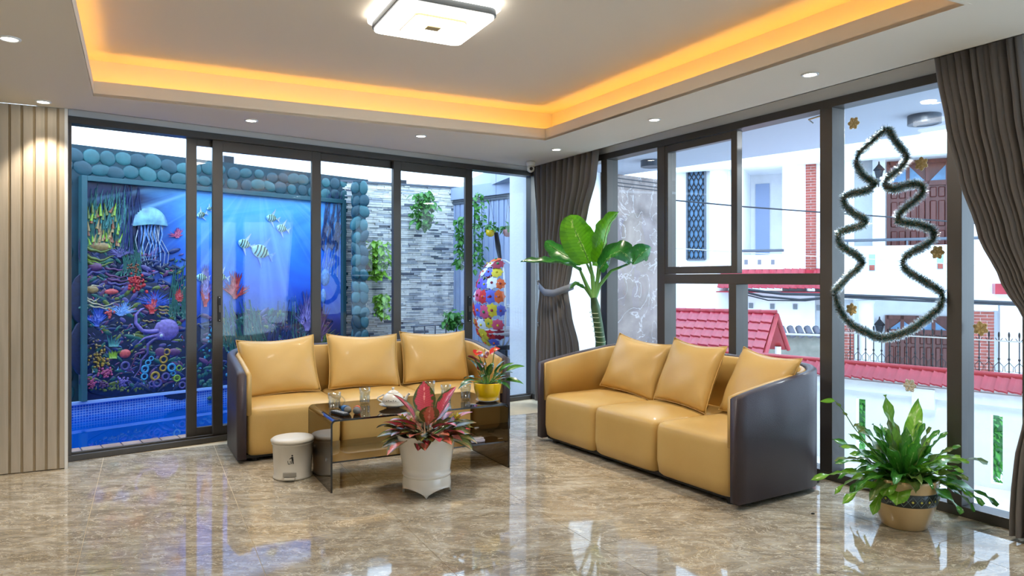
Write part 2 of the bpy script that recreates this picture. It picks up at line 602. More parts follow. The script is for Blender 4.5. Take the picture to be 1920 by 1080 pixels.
M['red_trim'] = mat('red_ridge_tile', (160, 40, 50), 0.4, var=0.1)
M['brick'] = mat('red_facing_brick', (150, 78, 66), 0.8, var=0.25, scale=12)
M['mortar'] = mat('pale_mortar', (214, 200, 196), 0.9)
M['dark_wood'] = mat('carved_brown_door', (96, 46, 40), 0.4, var=0.2, scale=4, stretch=(4, 4, 0.5), coat=0.2)
M['blue_shutter'] = mat('blue_window_pane', (96, 138, 176), 0.3, var=0.2, scale=5)
M['iron'] = mat('dark_wrought_iron', (40, 42, 48), 0.5, metal=0.3)
M['pale_iron'] = mat('weathered_white_iron', (190, 190, 188), 0.5)
M['cable'] = mat('black_cable', (34, 38, 46), 0.6)
M['leafgreen'] = leaf_mat('vine_leaf', (60, 124, 52), (86, 156, 62), (120, 180, 90))
M['darkgreen'] = mat('shrub_green', (40, 92, 40), 0.6, var=0.4, scale=8)
M['teal'] = mat('teal_painted_mortar', (16, 58, 72), 0.6, var=0.25, scale=6)
M['cobble'] = [mat('teal_cobble', c, 0.5, var=0.2, scale=9, coat=0.1) for c in ((34, 88, 98), (24, 70, 84), (46, 104, 112))]
M['mural_frame'] = mat('teal_frame_paint', (42, 88, 98), 0.5, var=0.1)
M['sea'] = sea_mat()
M['pool_mosaic'] = brick_tex_mat('blue_pool_mosaic', (34, 86, 190), (52, 116, 214), (150, 186, 232), 1.0, 0.028, 0.028, 0.2, 0.003, 'grid')
M['pool_bottom'] = mat('blue_pool_floor', (24, 136, 206), 0.3, var=0.2, scale=1.5)
M['pool_ledge'] = mat('pale_blue_ledge', (150, 182, 232), 0.4)
M['deck'] = mat('brown_stone_paver', (176, 152, 138), 0.5, col2=(142, 112, 98), scale=6, bump=0.2, bscale=40)
M['plank'] = mat('grey_deck_plank', (150, 144, 146), 0.6, col2=(120, 112, 114), scale=5, stretch=(1, 8, 1))
M['louvre'] = mat('blue_grey_louvre', (160, 174, 204), 0.45, var=0.06)
def water_mat():
    m = glass_mat('pool_water', (0.62, 0.88, 1.0, 1), 1.33)
    nt = m.node_tree
    for n in nt.nodes:
        if n.type == 'BUMP': n.inputs['Strength'].default_value = 0.10; n.inputs['Distance'].default_value = 0.02
        if n.type == 'TEX_NOISE': n.inputs['Scale'].default_value = 5.0
    return m
M['water'] = water_mat()

# ------------------------------------------------------------------ planes of the room
GB = Fr(-3.401, 5.444, 1.2707, 1.0)      # sliding doors to the pool court
GR = Fr(0.2345, 8.305, 0.59, -1.0)       # tall windows to the street
PN = Fr(-3.271, 5.223, 0.894, 0.447)     # fluted panel wall
EX = Vector((0.889, 0.457, 0)).normalized()
EY = Vector((-EX.y, EX.x, 0))
RZ = math.atan2(EX.y, EX.x)
S_CORNER = 4.626
CEIL, UPPER, HEAD = 2.65, 2.94, 2.645

def isect(p, d, q, e):
    det = d[0] * -e[1] + e[0] * d[1]
    bx, by = q[0] - p[0], q[1] - p[1]
    t = (bx * -e[1] + e[0] * by) / det
    return (p[0] + d[0] * t, p[1] + d[1] * t)

# ------------------------------------------------------------------ floor: marble tiles, each its own piece
def clip(poly, a, b):
    """keep the side left of a->b"""
    out = []
    for i in range(len(poly)):
        p, q = poly[i], poly[(i + 1) % len(poly)]
        sp = (b[0] - a[0]) * (p[1] - a[1]) - (b[1] - a[1]) * (p[0] - a[0])
        sq = (b[0] - a[0]) * (q[1] - a[1]) - (b[1] - a[1]) * (q[0] - a[0])
        if sp >= 0: out.append(p)
        if sp * sq < 0:
            k = sp / (sp - sq)
            out.append((p[0] + (q[0] - p[0]) * k, p[1] + (q[1] - p[1]) * k))
    return out

p_left = PN.w(-3.0, 0, 0)
gbl = GB.w(-0.03, 0.04, 0)
cor = isect(GB.w(0, 0.04, 0), GB.e, GR.w(0, 0.04, 0), GR.e)
grf = GR.w(13.0, 0.04, 0)
room = [(p_left.x, -2.9), (grf.x, -2.9), cor, (gbl.x, gbl.y), (gbl.x - 0.0, gbl.y), (p_left.x, p_left.y + 0.02)]
room = [(-5.953, -2.9), (grf.x, -2.9), cor, (gbl.x, gbl.y), (-5.953, 4.15)]
base = MB()
base.prism(room, -0.16, -0.0025)
floor = struct('floor', base, mat('tile_adhesive', (206, 190, 160), 0.9, var=0.1))
T = 0.80
j0 = Vector((-2.057, 3.337, 0))
for i in range(-8, 12):
    for j in range(-9, 10):
        o = j0 + EX * (i * T) + EY * (j * T)
        q = [o, o + EX * T, o + EX * T + EY * T, o + EY * T]
        g = 0.0016
        c = sum(q, Vector()) / 4
        poly = [(p.x - (p.x - c.x) * g / T * 2, p.y - (p.y - c.y) * g / T * 2) for p in q]
        n = len(room)
        for k in range(n):
            poly = clip(poly, room[k], room[(k + 1) % n])
            if len(poly) < 3: break
        if len(poly) < 3: continue
        mb = MB(); mb.prism(poly, -0.0025, 0.0)
        mb.build('floor_tile', M['floor'], floor)

# ------------------------------------------------------------------ ceilings with the lit cove
edge_b = (GB.w(0, -0.26, 0), GB.e)
r1, r2 = Vector((0.857, 6.833, 0)), Vector((2.397, 4.035, 0))
edge_r = (r1, (r2 - r1).normalized())
ce = isect(edge_b[0], edge_b[1], edge_r[0], edge_r[1])
ra = isect(r1, edge_r[1], (0, -2.9), (1, 0))
outer = [(-5.953, -2.9), ra, ce, (PN.w(0, 0, 0).x, PN.w(0, 0, 0).y), (-5.953, 3.882)]
cA, cB, cC, cD = Vector((-2.869, 4.861, 0)), Vector((0.303, 6.426, 0)), Vector((2.068, 3.24, 0)), Vector((-1.18, 1.675, 0))
hole = [cA, cB, cC, cD]
from mathutils.geometry import tessellate_polygon
def slab_with_hole(mb, out_, hol, z0, z1):
    allp = [Vector((p[0], p[1], 0)) for p in out_] + [Vector((p[0], p[1], 0)) for p in hol]
    tris = tessellate_polygon([[Vector((p[0], p[1], 0)) for p in out_], [Vector((p[0], p[1], 0)) for p in hol]])
    n = len(allp)
    vs_ = [(p.x, p.y, z0) for p in allp] + [(p.x, p.y, z1) for p in allp]
    fs = [tuple(t) for t in tris] + [tuple(n + a for a in t)[::-1] for t in tris]
    m = len(out_)
    for i in range(m):
        fs.append((i, (i + 1) % m, n + (i + 1) % m, n + i))
    for i in range(len(hol)):
        a, b = m + i, m + (i + 1) % len(hol)
        fs.append((a, n + a, n + b, b))
    mb.add(vs_, fs)
mb = MB(); slab_with_hole(mb, outer, hole, CEIL, CEIL + 0.02)
ceil = struct('ceiling', mb, M['ceiling'])
def expand(q, d):
    c = sum(q, Vector()) / len(q)
    r = []
    n = len(q)
    for i in range(n):
        a, b, e = q[i - 1], q[i], q[(i + 1) % n]
        d1 = (b - a).normalized(); d2 = (e - b).normalized()
        n1 = Vector((-d1.y, d1.x, 0)); n2 = Vector((-d2.y, d2.x, 0))
        if n1.dot(b - c) < 0: n1 = -n1
        if n2.dot(b - c) < 0: n2 = -n2
        x = isect(a + n1 * d, d1, b + n2 * d, d2)
        r.append(Vector((x[0], x[1], 0)))
    return r
lip_out = expand(hole, 0.02)
mb = MB(); slab_with_hole(mb, lip_out, hole, CEIL - 0.001, CEIL + 0.105)
struct('trim_1', mb, M['ceiling'], label='upright white lip around the lit ceiling recess')
back = expand(hole, 0.17); back2 = expand(hole, 0.19)
mb = MB(); slab_with_hole(mb, back2, back, CEIL + 0.02, UPPER)
struct('trim_2', mb, M['ceiling'], label='inner riser of the ceiling recess washed by warm light')
mb = MB(); mb.prism([(p.x, p.y) for p in back2], UPPER, UPPER + 0.05)
struct('ceiling_recess', mb, M['ceiling'], label='raised pale ceiling inside the lit recess')
# warm LED strips lying behind the lip
st = expand(hole, 0.06)
names = ['warm yellow LED strip hidden in ceiling recess along pool doors', 'warm yellow LED strip hidden in ceiling recess along tall windows',
         'warm yellow LED strip hidden in ceiling recess nearest the viewer', 'warm yellow LED strip hidden in ceiling recess on the left']
for i in range(4):
    a, b = st[i], st[(i + 1) % 4]
    d = (b - a).normalized(); a = a + d * 0.05; b = b - d * 0.05
    n_ = Vector((-d.y, d.x, 0)) * 0.012
    mb = MB()
    mb.prism([(p.x, p.y) for p in (a - n_, b - n_, b + n_, a + n_)], CEIL + 0.021, CEIL + 0.035)
    tag(mb.build('led_strip', M['led_strip']), names[i], 'light strip', 'LED strips in the ceiling recess')
# lid over everything (roof slab keeps the sky out of the recesses)
mb = MB(); mb.prism([(-6.1, -3.1), (grf.x + 0.1, -3.1), (cor[0] + 0.06, cor[1] + 0.06), (gbl.x - 0.1, gbl.y + 0.1), (-6.1, 4.3)], 3.0, 3.12)
struct('trim_3', mb, M['white_wall'], label='roof slab above the room')
# curtain recess: wall strips above both glass walls
mb = GB.mb(); mb.box(-0.2, S_CORNER + 0.02, -0.005, 0.12, HEAD, 3.0)
struct('wall_back', mb, M['white_wall'])
mb = GR.mb(); mb.box(-0.02, 13.1, -0.005, 0.12, HEAD, 3.0)
struct('wall_right', mb, M['white_wall'])
# recess soffit
mb = GB.mb(); mb.box(-0.2, S_CORNER + 0.1, -0.3, 0.0, 2.86, 2.90)
struct('trim_4', mb, M['white_wall'], label='soffit of the curtain recess along the pool doors')
mb = GR.mb(); mb.box(-0.3, 13.1, -0.62, 0.0, 2.865, 2.90)
struct('trim_5', mb, M['white_wall'], label='soffit of the curtain recess along the windows')
# upstand closing the ceiling edge towards the recess
for k, (fr, a, b) in enumerate(((GB, outer[3], ce), (None, ce, ra))):
    a = Vector((a[0], a[1], 0)); b = Vector((b[0], b[1], 0)); d = (b - a).normalized(); n_ = Vector((-d.y, d.x, 0)) * 0.012
    mb = MB(); mb.prism([(p.x, p.y) for p in (a - n_, b - n_, b, a)], CEIL + 0.0, 2.90)
    struct('trim_%d' % (6 + k), mb, M['ceiling'], label='plasterboard upstand at the curtain recess')

# walls out of frame
mb = MB(); mb.box(-6.1, -5.953, -3.0, 4.3, -0.1, 3.0); struct('wall_left', mb, M['white_wall'])
mb = MB(); mb.box(-6.1, grf.x + 0.1, -3.05, -2.9, -0.1, 3.0); struct('wall_front', mb, M['white_wall'])

# ------------------------------------------------------------------ fluted panel wall: each board a piece
mb = PN.mb(); mb.box(-3.0, -0.002, 0.008, 0.05, 0.004, CEIL)
panel = struct('wall_panelling', mb, M['slat_back'], label='wall of pale vertical fluted boards left of the pool doors')
edges_px = [(111, 126.5), (89, 106.3), (66.5, 83.7), (43.2, 61.5), (20, 38), (-4, 15)]
bs = [(PN.px(a)[0], PN.px(b)[0]) for a, b in edges_px]
pitch = (bs[0][0] - bs[5][0]) / 5
while bs[-1][0] - pitch > -2.95:
    bs.append((bs[-1][0] - pitch, bs[-1][1] - pitch))
for a0, a1 in bs:
    mb = PN.mb(); mb.box(a0, a1, 0.0, 0.008, 0.006, CEIL - 0.004)
    mb.build('fluted_board', M['slat'], panel, bevel=0.002, seg=1)
# return of the wall between panelling and door jamb
pA, pB = PN.w(0, 0.0, 0), GB.w(-0.012, -0.0, 0)
d = (pB - pA).normalized(); n_ = Vector((-d.y, d.x, 0)) * 0.02
mb = MB(); mb.prism([(p.x, p.y) for p in (pA, pA + n_, pB + n_, pB)], 0.0, 2.9)
struct('trim_8', mb, M['white_wall'], label='narrow white wall end beside the fluted boards')

# ------------------------------------------------------------------ sliding doors to the pool court
mb = GB.mb()
mb.box(-0.02, S_CORNER, -0.03, 0.10, 2.59, HEAD)
head = struct('door_head', mb, M['frame'], label='dark door head over the sliding doors', bevel=0.003)
mb = GB.mb(); mb.box(-0.02, S_CORNER, -0.04, 0.10, 0.0, 0.045); mb.box(-0.02, S_CORNER, 0.0, 0.02, 0.045, 0.06)
struct('door_sill', mb, M['frame'], label='dark sliding door track on the floor', bevel=0.003)
mb = GB.mb(); mb.box(-0.02, GB.px(133.5)[0], -0.03, 0.1, 0.045, 2.59)
struct('door_jamb', mb, M['frame'], label='dark door jamb beside the fluted boards', bevel=0.003)

def sliding(n, u0, u1, t, w0, w1, label, hside=None, v=None, top=None):
    """one glazed leaf between pixels u0..u1; w0, w1 its stile widths in pixels"""
    a0, a1 = GB.px(u0, t=t)[0], GB.px(u1, t=t)[0]
    b0, b1 = GB.px(u0 + w0, t=t)[0], GB.px(u1 - w1, t=t)[0]
    zt, zb = 2.59, 0.045
    gt = top if top else 2.50
    gb = 0.125
    mb = GB.mb(); mb.box(a0, b0, t, t + 0.035, zb, zt)
    mid = GB.w((a0 + a1) / 2, t, 0)
    root = thing('door_%d' % n, None, None, mid); root['kind'] = 'structure'; root['label'] = label
    o = mb.build('stile', M['frame'], root, bevel=0.002)
    mb = GB.mb(); mb.box(b1, a1, t, t + 0.035, zb, zt); mb.build('stile', M['frame'], root, bevel=0.002)
    mb = GB.mb(); mb.box(b0, b1, t, t + 0.035, gt, zt); mb.build('top_rail', M['frame'], root, bevel=0.002)
    mb = GB.mb(); mb.box(b0, b1, t, t + 0.035, zb, gb); mb.build('bottom_rail', M['frame'], root, bevel=0.002)
    mb = GB.mb(); mb.box(b0 - 0.005, b1 + 0.005, t + 0.014, t + 0.020, gb - 0.005, gt + 0.005); mb.build('glass_pane', M['glass'], root)
    if hside is not None:
        h0, z0 = GB.px(hside - 3.2, 603, t=t); h1, z1 = GB.px(hside + 3.2, 555, t=t)
        mb = GB.mb(); mb.box(h0, h1, t - 0.008, t, z0, z1)
        h = mb.build('lock_plate', M['rubber'], root, bevel=0.004)
        mb = GB.mb()
        zc = (z0 + z1) / 2
        mb.box(h0 + 0.006, h1 - 0.006, t - 0.016, t - 0.008, zc - 0.03, zc + 0.03)
        mb.build('latch', M['frame'], h, bevel=0.002)
        mb = GB.mb()
        for zz in (z0 + 0.012, z1 - 0.012):
            mb.ell(GB.M.inverted() @ GB.w((h0 + h1) / 2, t - 0.009, zz), (0.005, 0.004, 0.005), 8, 5)
        mb.build('screw_head', M['chrome'], h)
    return root
sliding(1, 350, 601, 0.045, 19, 16, 'sliding door leaf pushed behind its neighbour, left stile showing', top=2.535)
sliding(2, 399, 602, 0.0, 19, 17, 'sliding door leaf with a black lock on its left stile', hside=411)
sliding(3, 585, 752, 0.045, 17, 15, 'sliding door leaf in front of the stone clad wall', top=2.52)
sliding(4, 738, 886, 0.0, 14, 13, 'rightmost sliding door leaf with a black lock near the egg chair', hside=880)
# fixed light at the corner
a0, a1 = GB.px(886)[0], S_CORNER
root = thing('window_1', None, None, GB.w((a0 + a1) / 2, 0, 0)); root['kind'] = 'structure'; root['label'] = 'narrow fixed pane between the sliding doors and the corner'
mb = GB.mb(); mb.box(a0 - 0.01, a1, 0.03, 0.036, 0.045, 2.59); mb.build('glass_pane', M['glass'], root)
mb = GB.mb(); mb.box(S_CORNER - 0.05, S_CORNER + 0.02, -0.04, 0.05, 0.0, HEAD); mb.build('corner_post', M['frame'], root, bevel=0.002)
# white outer corner column seen through the glass
mb = GB.mb(); c0 = GB.px(975, t=0.45)[0]; mb.box(c0, S_CORNER + 0.02, 0.12, 0.45, -0.1, 3.0)
struct('trim_9', mb, M['ext_white'], label='white outer corner column of the house')

# ------------------------------------------------------------------ windows to the street
def gz(u, v, t=0.0): return GR.px(u, v, t)[1]
def gs(u, t=0.0): return GR.px(u, CY, t)[0]
S_END = 13.0
mb = GR.mb(); mb.box(0.0, S_END, -0.03, 0.11, 2.585, HEAD)
struct('window_head', mb, M['frame'], label='dark head rail above the street windows', bevel=0.003)
mb = GR.mb(); mb.box(0.0, S_END, -0.03, 0.11, 0.0, 0.06)
struct('window_sill', mb, M['frame'], label='dark sill rail of the street windows', bevel=0.003)
def mull(name, u0, u1, z0, z1, label, t0=-0.03, t1=0.11):
    mb = GR.mb(); mb.box(gs(u0, t0), gs(u1, t0), t0, t1, z0, z1)
    return struct(name, mb, M['frame'], label=label, bevel=0.003)
TR0, TR1 = gz(1300, 532), gz(1300, 514)
mull('window_mullion', 1127, 1138, 0.06, 2.585, 'dark mullion beside the tied back curtain')
mull('window_mullion', 1232, 1246, 0.06, 2.585, 'dark mullion right of the veined marble')
mull('window_mullion', 1537, 1560, 0.06, 2.585, 'dark mullion left of the tinsel garland')
mull('window_mullion', 1775, 1803, 0.06, 2.585, 'dark mullion right of the tinsel garland')
mull('window_mullion', 1366, 1380, 0.06, TR0, 'short dark mullion below the transom')
mb = GR.mb(); mb.box(gs(1246, -0.03), gs(1537, -0.03), -0.03, 0.11, TR0, TR1)
struct('window_transom', mb, M['frame'], label='dark transom below the opening sashes', bevel=0.003)
# further mullions towards the viewer, out of frame
for k, s_ in enumerate((7.6, 9.6, 11.6)):
    mb = GR.mb(); mb.box(s_, s_ + 0.07, -0.03, 0.11, 0.06, 2.585)
    struct('window_mullion', mb, M['frame'], label='dark mullion of the street windows beyond the frame')
def pane(n, s0, s1, z0, z1, label, t=0.04):
    mb = GR.mb(); mb.box(s0, s1, t, t + 0.006, z0, z1)
    return struct('window_%d' % n, mb, M['glass'], label=label)
pane(2, 0.02, gs(1129), 0.06, 2.585, 'fixed pane behind the tied back curtain')
pane(3, gs(1136), gs(1234), 0.06, 2.585, 'fixed pane in front of the veined marble')
pane(4, gs(1244), gs(1368), 0.06, TR0, 'lower fixed pane showing the red gable roof')
pane(5, gs(1378), gs(1539), 0.06, TR0, 'lower fixed pane showing the gable end')
pane(6, gs(1558), gs(1777), 0.06, 2.585, 'tall fixed pane hung with the tinsel garland')
pane(7, gs(1801), 7.6, 0.06, 2.585, 'tall fixed pane beside the right curtain')
pane(8, 7.66, 9.6, 0.06, 2.585, 'tall pane out of frame')
pane(9, 9.66, 11.6, 0.06, 2.585, 'second tall pane out of frame')
pane(10, 11.66, 13.0, 0.06, 2.585, 'third tall pane out of frame')
# closed sash
def sash(n, label, s0, s1, z0, z1, fw, M4, handle=False):
    root = thing('window_%d' % n, None, None, M4 @ Vector((0, 0, z0))); root['kind'] = 'structure'; root['label'] = label
    for nm, b in (('stile', (s0, s0 + fw, z0, z1)), ('stile', (s1 - fw, s1, z0, z1)), ('rail', (s0 + fw, s1 - fw, z1 - fw, z1)), ('rail', (s0 + fw, s1 - fw, z0, z0 + fw))):
        mb = MB(M4); mb.box(b[0], b[1], -0.03, 0.03, b[2], b[3]); mb.build(nm, M['frame'], root, bevel=0.003)
    mb = MB(M4); mb.box(s0 + fw - 0.004, s1 - fw + 0.004, -0.003, 0.003, z0 + fw - 0.004, z1 - fw + 0.004)
    mb.build('glass_pane', M['glass'], root)
    return root
s0, s1 = gs(1247), gs(1386)
sash(11, 'closed casement sash showing the blue lattice window', 0, s1 - s0, TR1 + 0.004, 2.58, 0.062, GR.M @ Matrix.Translation((s0, 0.005, 0)))
# open casement, hinged on the right mullion and swung outwards
hx = gs(1536)
Mo = GR.M @ Matrix.Translation((hx, 0.10, 0)) @ Matrix.Rotation(R(125), 4, 'Z') @ Matrix.Translation((0.0, 0, 0))
ro = sash(12, 'open casement sash swung outwards with a black handle', 0.0, 0.62, TR1 + 0.02, 2.57, 0.055, Mo)
mb = MB(Mo)
hz = gz(1518, 381)
mb.box(0.56, 0.60, -0.05, -0.03, hz - 0.07, hz + 0.07); mb.box(0.50, 0.60, -0.075, -0.05, hz - 0.015, hz + 0.015)
mb.build('handle', M['rubber'], ro, bevel=0.004)
mb = GR.mb()
mb.tube([(hx - 0.02, 0.08, 2.57), (hx - 0.16, 0.10, 2.565), (hx - 0.2, 0.2, 2.56)], 0.006, 6)
mb.build('friction_stay', M['chrome'], ro)

# ------------------------------------------------------------------ downlights
def downlight(u, v, label, w=SPOT_W, z=CEIL, grp='recessed ceiling downlights'):
    p = onz(u, v, z)
    t = thing('recessed_downlight', label, 'downlight', (p.x, p.y, z - 0.008), 0, grp)
    mb = MB(); mb.lathe([(0.036, 0.0045), (0.040, 0.0), (0.050, 0.001), (0.052, 0.008), (0.036, 0.008)], seg=28)
    mb.build('trim_ring', M['white_metal'], t, world=False, smooth=True)
    mb = MB(); mb.lathe([(0.0001, 0.003), (0.036, 0.003), (0.036, 0.0078)], seg=24)
    mb.build('lens', M['led_spot'], t, world=False)
    if w:
        ld = bpy.data.lights.new('downlight_bulb', 'SPOT')
        ld.energy = w; ld.spot_size = R(80); ld.spot_blend = 0.5; ld.shadow_soft_size = 0.03
        ld.color = (1.0, 0.87, 0.70)
        lo = bpy.data.objects.new('bulb', ld); COL.objects.link(lo); lo.parent = t; lo.location = (0, 0, -0.004)
    return t
downlight(81, 190.5, 'lit downlight washing the fluted boards')
downlight(18, 72, 'lit downlight at the far left of the ceiling')
downlight(471, 225.5, 'lit downlight above the left sofa end and sliding doors')
downlight(789, 254.5, 'lit downlight above the stone clad wall view')
downlight(1043, 280, 'lit downlight in the corner above the gathered curtain')
downlight(1227, 224, 'lit downlight above the marble window')
downlight(1519, 139, 'lit downlight above the tinsel window')
# unseen fill lamps added around and behind the viewer, built as ceiling downlights
for k, (x, y) in enumerate([(-4.6, 2.2), (-4.6, -0.2), (-2.6, -0.2), (-0.6, -0.4), (1.4, -0.4), (3.2, 0.6), (3.4, 1.9), (-4.6, -2.0), (-1.6, -2.0), (1.4, -2.0), (4.2, -1.0)]):
    t = thing('recessed_downlight', 'unseen downlight added to the ceiling as room fill light', 'downlight', (x, y, CEIL - 0.008), 0, 'recessed ceiling downlights')
    mb = MB(); mb.lathe([(0.036, 0.0045), (0.040, 0.0), (0.050, 0.001), (0.052, 0.008), (0.036, 0.008)], seg=20)
    mb.build('trim_ring', M['white_metal'], t, world=False, smooth=True)
    mb = MB(); mb.lathe([(0.0001, 0.003), (0.036, 0.003), (0.036, 0.0078)], seg=16); mb.build('lens', M['led_spot'], t, world=False)
    ld = bpy.data.lights.new('downlight_bulb', 'SPOT'); ld.energy = SPOT_W * 1.5; ld.spot_size = R(110); ld.spot_blend = 0.6
    ld.shadow_soft_size = 0.03; ld.color = (1.0, 0.90, 0.74)
    lo = bpy.data.objects.new('bulb', ld); COL.objects.link(lo); lo.parent = t; lo.location = (0, 0, -0.004)

def rsq(w, r, n=6):
    pts = []
    for cx, cy, a0 in ((w - r, w - r, 0), (-w + r, w - r, 90), (-w + r, -w + r, 180), (w - r, -w + r, 270)):
        for k in range(n + 1):
            a = R(a0 + 90 * k / n); pts.append((cx + r * math.cos(a), cy + r * math.sin(a)))
    return pts
def square_lamp(x, y, label, w=0.275):
    t = thing('ceiling_lamp', label, 'ceiling light', (x, y, UPPER - 0.105), RZ)
    mb = MB(); mb.prism(rsq(w + 0.035, 0.07), 0.066, 0.104); mb.build('halo_diffuser', M['lamp_on'], t, world=False)
    mb = MB(); mb.prism(rsq(w + 0.012, 0.06), 0.026, 0.062); mb.build('grey_rim', mat('grey_lamp_rim', (84, 90, 94), 0.5), t, world=False, bevel=0.003)
    mb = MB(); mb.prism(rsq(w, 0.05), 0.012, 0.03); mb.build('main_diffuser', M['lamp_on'], t, world=False, bevel=0.004)
    mb = MB(); mb.prism(rsq(0.155, 0.03), 0.002, 0.0125); mb.build('inner_rim', mat('brass_lamp_rim', (150, 130, 90), 0.4), t, world=False)
    mb = MB(); mb.prism(rsq(0.150, 0.028), 0.0, 0.003); mb.build('inner_diffuser', M['lamp_on'], t, world=False)
    mb = MB(); mb.box(-0.04, 0.04, -0.03, 0.03, -0.006, 0.0005); mb.build('centre_badge', M['brass'], t, world=False)
    ld = bpy.data.lights.new('lamp_glow', 'AREA'); ld.shape = 'SQUARE'; ld.size = 0.5; ld.energy = 16; ld.color = (1.0, 0.95, 0.86)
    lo = bpy.data.objects.new('lamp_glow', ld); COL.objects.link(lo); lo.parent = t; lo.location = (0, 0, -0.012)
    return t
square_lamp(-0.454, 4.062, 'square white lit ceiling lamp with grey rim in the raised ceiling')

# security camera in the corner
p = onz(995, 303, CEIL)
t = thing('security_camera', 'small white security camera on the ceiling in the corner', 'camera', (p.x, p.y, CEIL - 0.12))
mb = MB(); mb.lathe([(0.001, 0.118), (0.045, 0.118), (0.05, 0.10), (0.042, 0.075), (0.02, 0.07)], seg=20); mb.build('mount', M['white_metal'], t, world=False, smooth=True)
mb = MB(); mb.ell((0, 0, 0.045), (0.043, 0.043, 0.043), 18, 12); mb.build('ball_housing', M['porcelain'], t, world=False, smooth=True)
mb = MB(); mb.ell((0.004, -0.033, 0.04), (0.02, 0.014, 0.02), 14, 8); mb.build('lens', M['rubber'], t, world=False, smooth=True)

# ------------------------------------------------------------------ pool court
mb = MB()
near0, near1 = GB.w(-1.6, 0.60, 0), GB.w(7.5, 0.60, 0)
MU = Fr(-4.72, 7.68, 0.947, 1.0)                    # mural wall
SW = Fr(-2.137, 10.3, 1.985, 1.0)                   # stacked stone wall
FE = Fr(-0.903, 10.92, 1.022, -1.05)                # louvred fence wall
zc = -0.03
def cb(name, m, *boxes, fr=GB, **kw):
    mb = fr.mb()
    for b in boxes: mb.box(*b)
    return struct(name, mb, m, **kw)
cb('pool_court_floor', mat('court_concrete', (150, 146, 142), 0.8, var=0.1), (-3.4, 6.2, 0.12, 0.60, -0.3, -0.075), label='concrete bed under the court paving')
mu_end = MU.px(654)[0]
# pool basin, water
gbM = GB
pool = [MU.w(-3.2, 0, 0), GB.w(-3.4, 0.60, 0), GB.w(3.2, 0.60, 0), MU.w(mu_end + 0.25, 0, 0)]
mb = MB(); mb.prism([(p.x, p.y) for p in pool], -1.0, -0.95); struct('pool_floor', mb, M['pool_bottom'], label='blue floor of the pool')
mb = GB.mb(); mb.box(-3.4, 3.2, 0.56, 0.60, -1.0, -0.05); struct('pool_wall', mb, M['pool_bottom'], label='near wall of the pool')
mb = MB(); a, b = pool[2], pool[3]; d = (b - a).normalized(); n_ = Vector((d.y, -d.x, 0)) * 0.05
mb.prism([(p.x, p.y) for p in (a, a + n_, b + n_, b)], -1.0, -0.04); struct('pool_wall', mb, M['pool_bottom'], label='end wall of the pool')
mb = MB(); mb.prism([(p.x, p.y) for p in pool], -0.104, -0.10)
tag(mb.build('pool_water', M['water']), 'still blue swimming pool water below the painted reef', 'water')
# mosaic band under the mural with uv in metres
def uvquad(mb, fr, s0, s1, z0, z1, t, norm=False):
    n = len(mb.v)
    mb.add([(s0, t, z0), (s1, t, z0), (s1, t, z1), (s0, t, z1)], [(0, 1, 2, 3)],
           [(0, 0), (1, 0), (1, 1), (0, 1)] if norm else [(s0, z0), (s1, z0), (s1, z1), (s0, z1)])
mb = MU.mb()
uvquad(mb, MU, -3.2, mu_end + 0.2, -0.16, 0.035, -0.03)
struct('trim_10', mb, M['pool_mosaic'], label='small blue mosaic tiles lining the pool edge')
mb = MU.mb(); mb.box(-3.2, mu_end + 0.2, -0.06, 0.0, 0.035, 0.07); 
struct('trim_11', mb, M['pool_ledge'], label='pale blue ledge above the pool mosaic', bevel=0.004)
mb = MU.mb(); mb.box(-3.2, mu_end + 0.2, -0.028, 0.1, -1.0, 0.03); struct('pool_wall', mb, M['pool_bottom'], label='far wall of the pool under the mosaic')

# paving stones between doors and pool, one by one
GBo = 0.12
w_ = 0.152
root = thing('court_paving', 'brown stone pavers between the sliding doors and the pool', None, GB.w(1.4, 0.36, -0.075)); root['kind'] = 'structure'
k = -20
while k * w_ < 3.2:
    mb = GB.mb(); s_ = GB.px(152.8, 837.8, 0.5)[0] % w_
    mb.box(k * w_ + s_ + 0.004, (k + 1) * w_ + s_ - 0.004, GBo, 0.595, -0.075, zc); mb.build('paver', M['deck'], root, bevel=0.003, seg=1)
    k += 1
root = thing('court_decking', 'grey deck planks under the hanging egg chair', None, GB.w(4.4, 1.6, -0.075)); root['kind'] = 'structure'
for k in range(26):
    mb = GB.mb(); mb.box(3.27, 6.2, GBo + k * 0.115, GBo + 0.108 + k * 0.115, -0.075, zc); mb.build('deck_plank', M['plank'], root, bevel=0.003, seg=1)

# mural wall -----------------------------------------------------------------
WT = 2.855
mb = MU.mb(); mb.box(-3.3, mu_end + 0.35, 0.02, 0.22, -0.1, WT)
wall = tag(mb.build('mural_wall', M['teal']), 'teal cobbled garden wall around the painted reef', 'wall'); wall['kind'] = 'structure'
random.seed(3)
fs0, fz1 = MU.px(146, 330); 
f_s0 = MU.px(148)[0]; f_s1 = MU.px(642)[0]
f_z1 = MU.px(150, 330)[1]; f_z0 = 0.07
def cobble(fr, s, z, t, rs, rz, parent, d=0.014):
    mb = MB()
    rot = Matrix.Rotation(fr.a, 3, 'Z') @ Matrix.Rotation(random.uniform(-0.5, 0.5), 3, 'Y')
    mb.ell(fr.w(s, t, z), (rs, d, rz), 10, 7, rot)
    mb.build('cobble', random.choice(M['cobble']), parent, smooth=True)
z = f_z1 + 0.085
row = 0
while z < WT - 0.04:
    s = -0.75 + 0.09 * (row % 2)
    while s < f_s1 + 0.1:
        cobble(MU, s, z + random.uniform(-0.02, 0.02), 0.02, random.uniform(0.07, 0.115), random.uniform(0.062, 0.09), wall)
        s += random.uniform(0.14, 0.19)
    z += 0.145; row += 1
z = 0.15
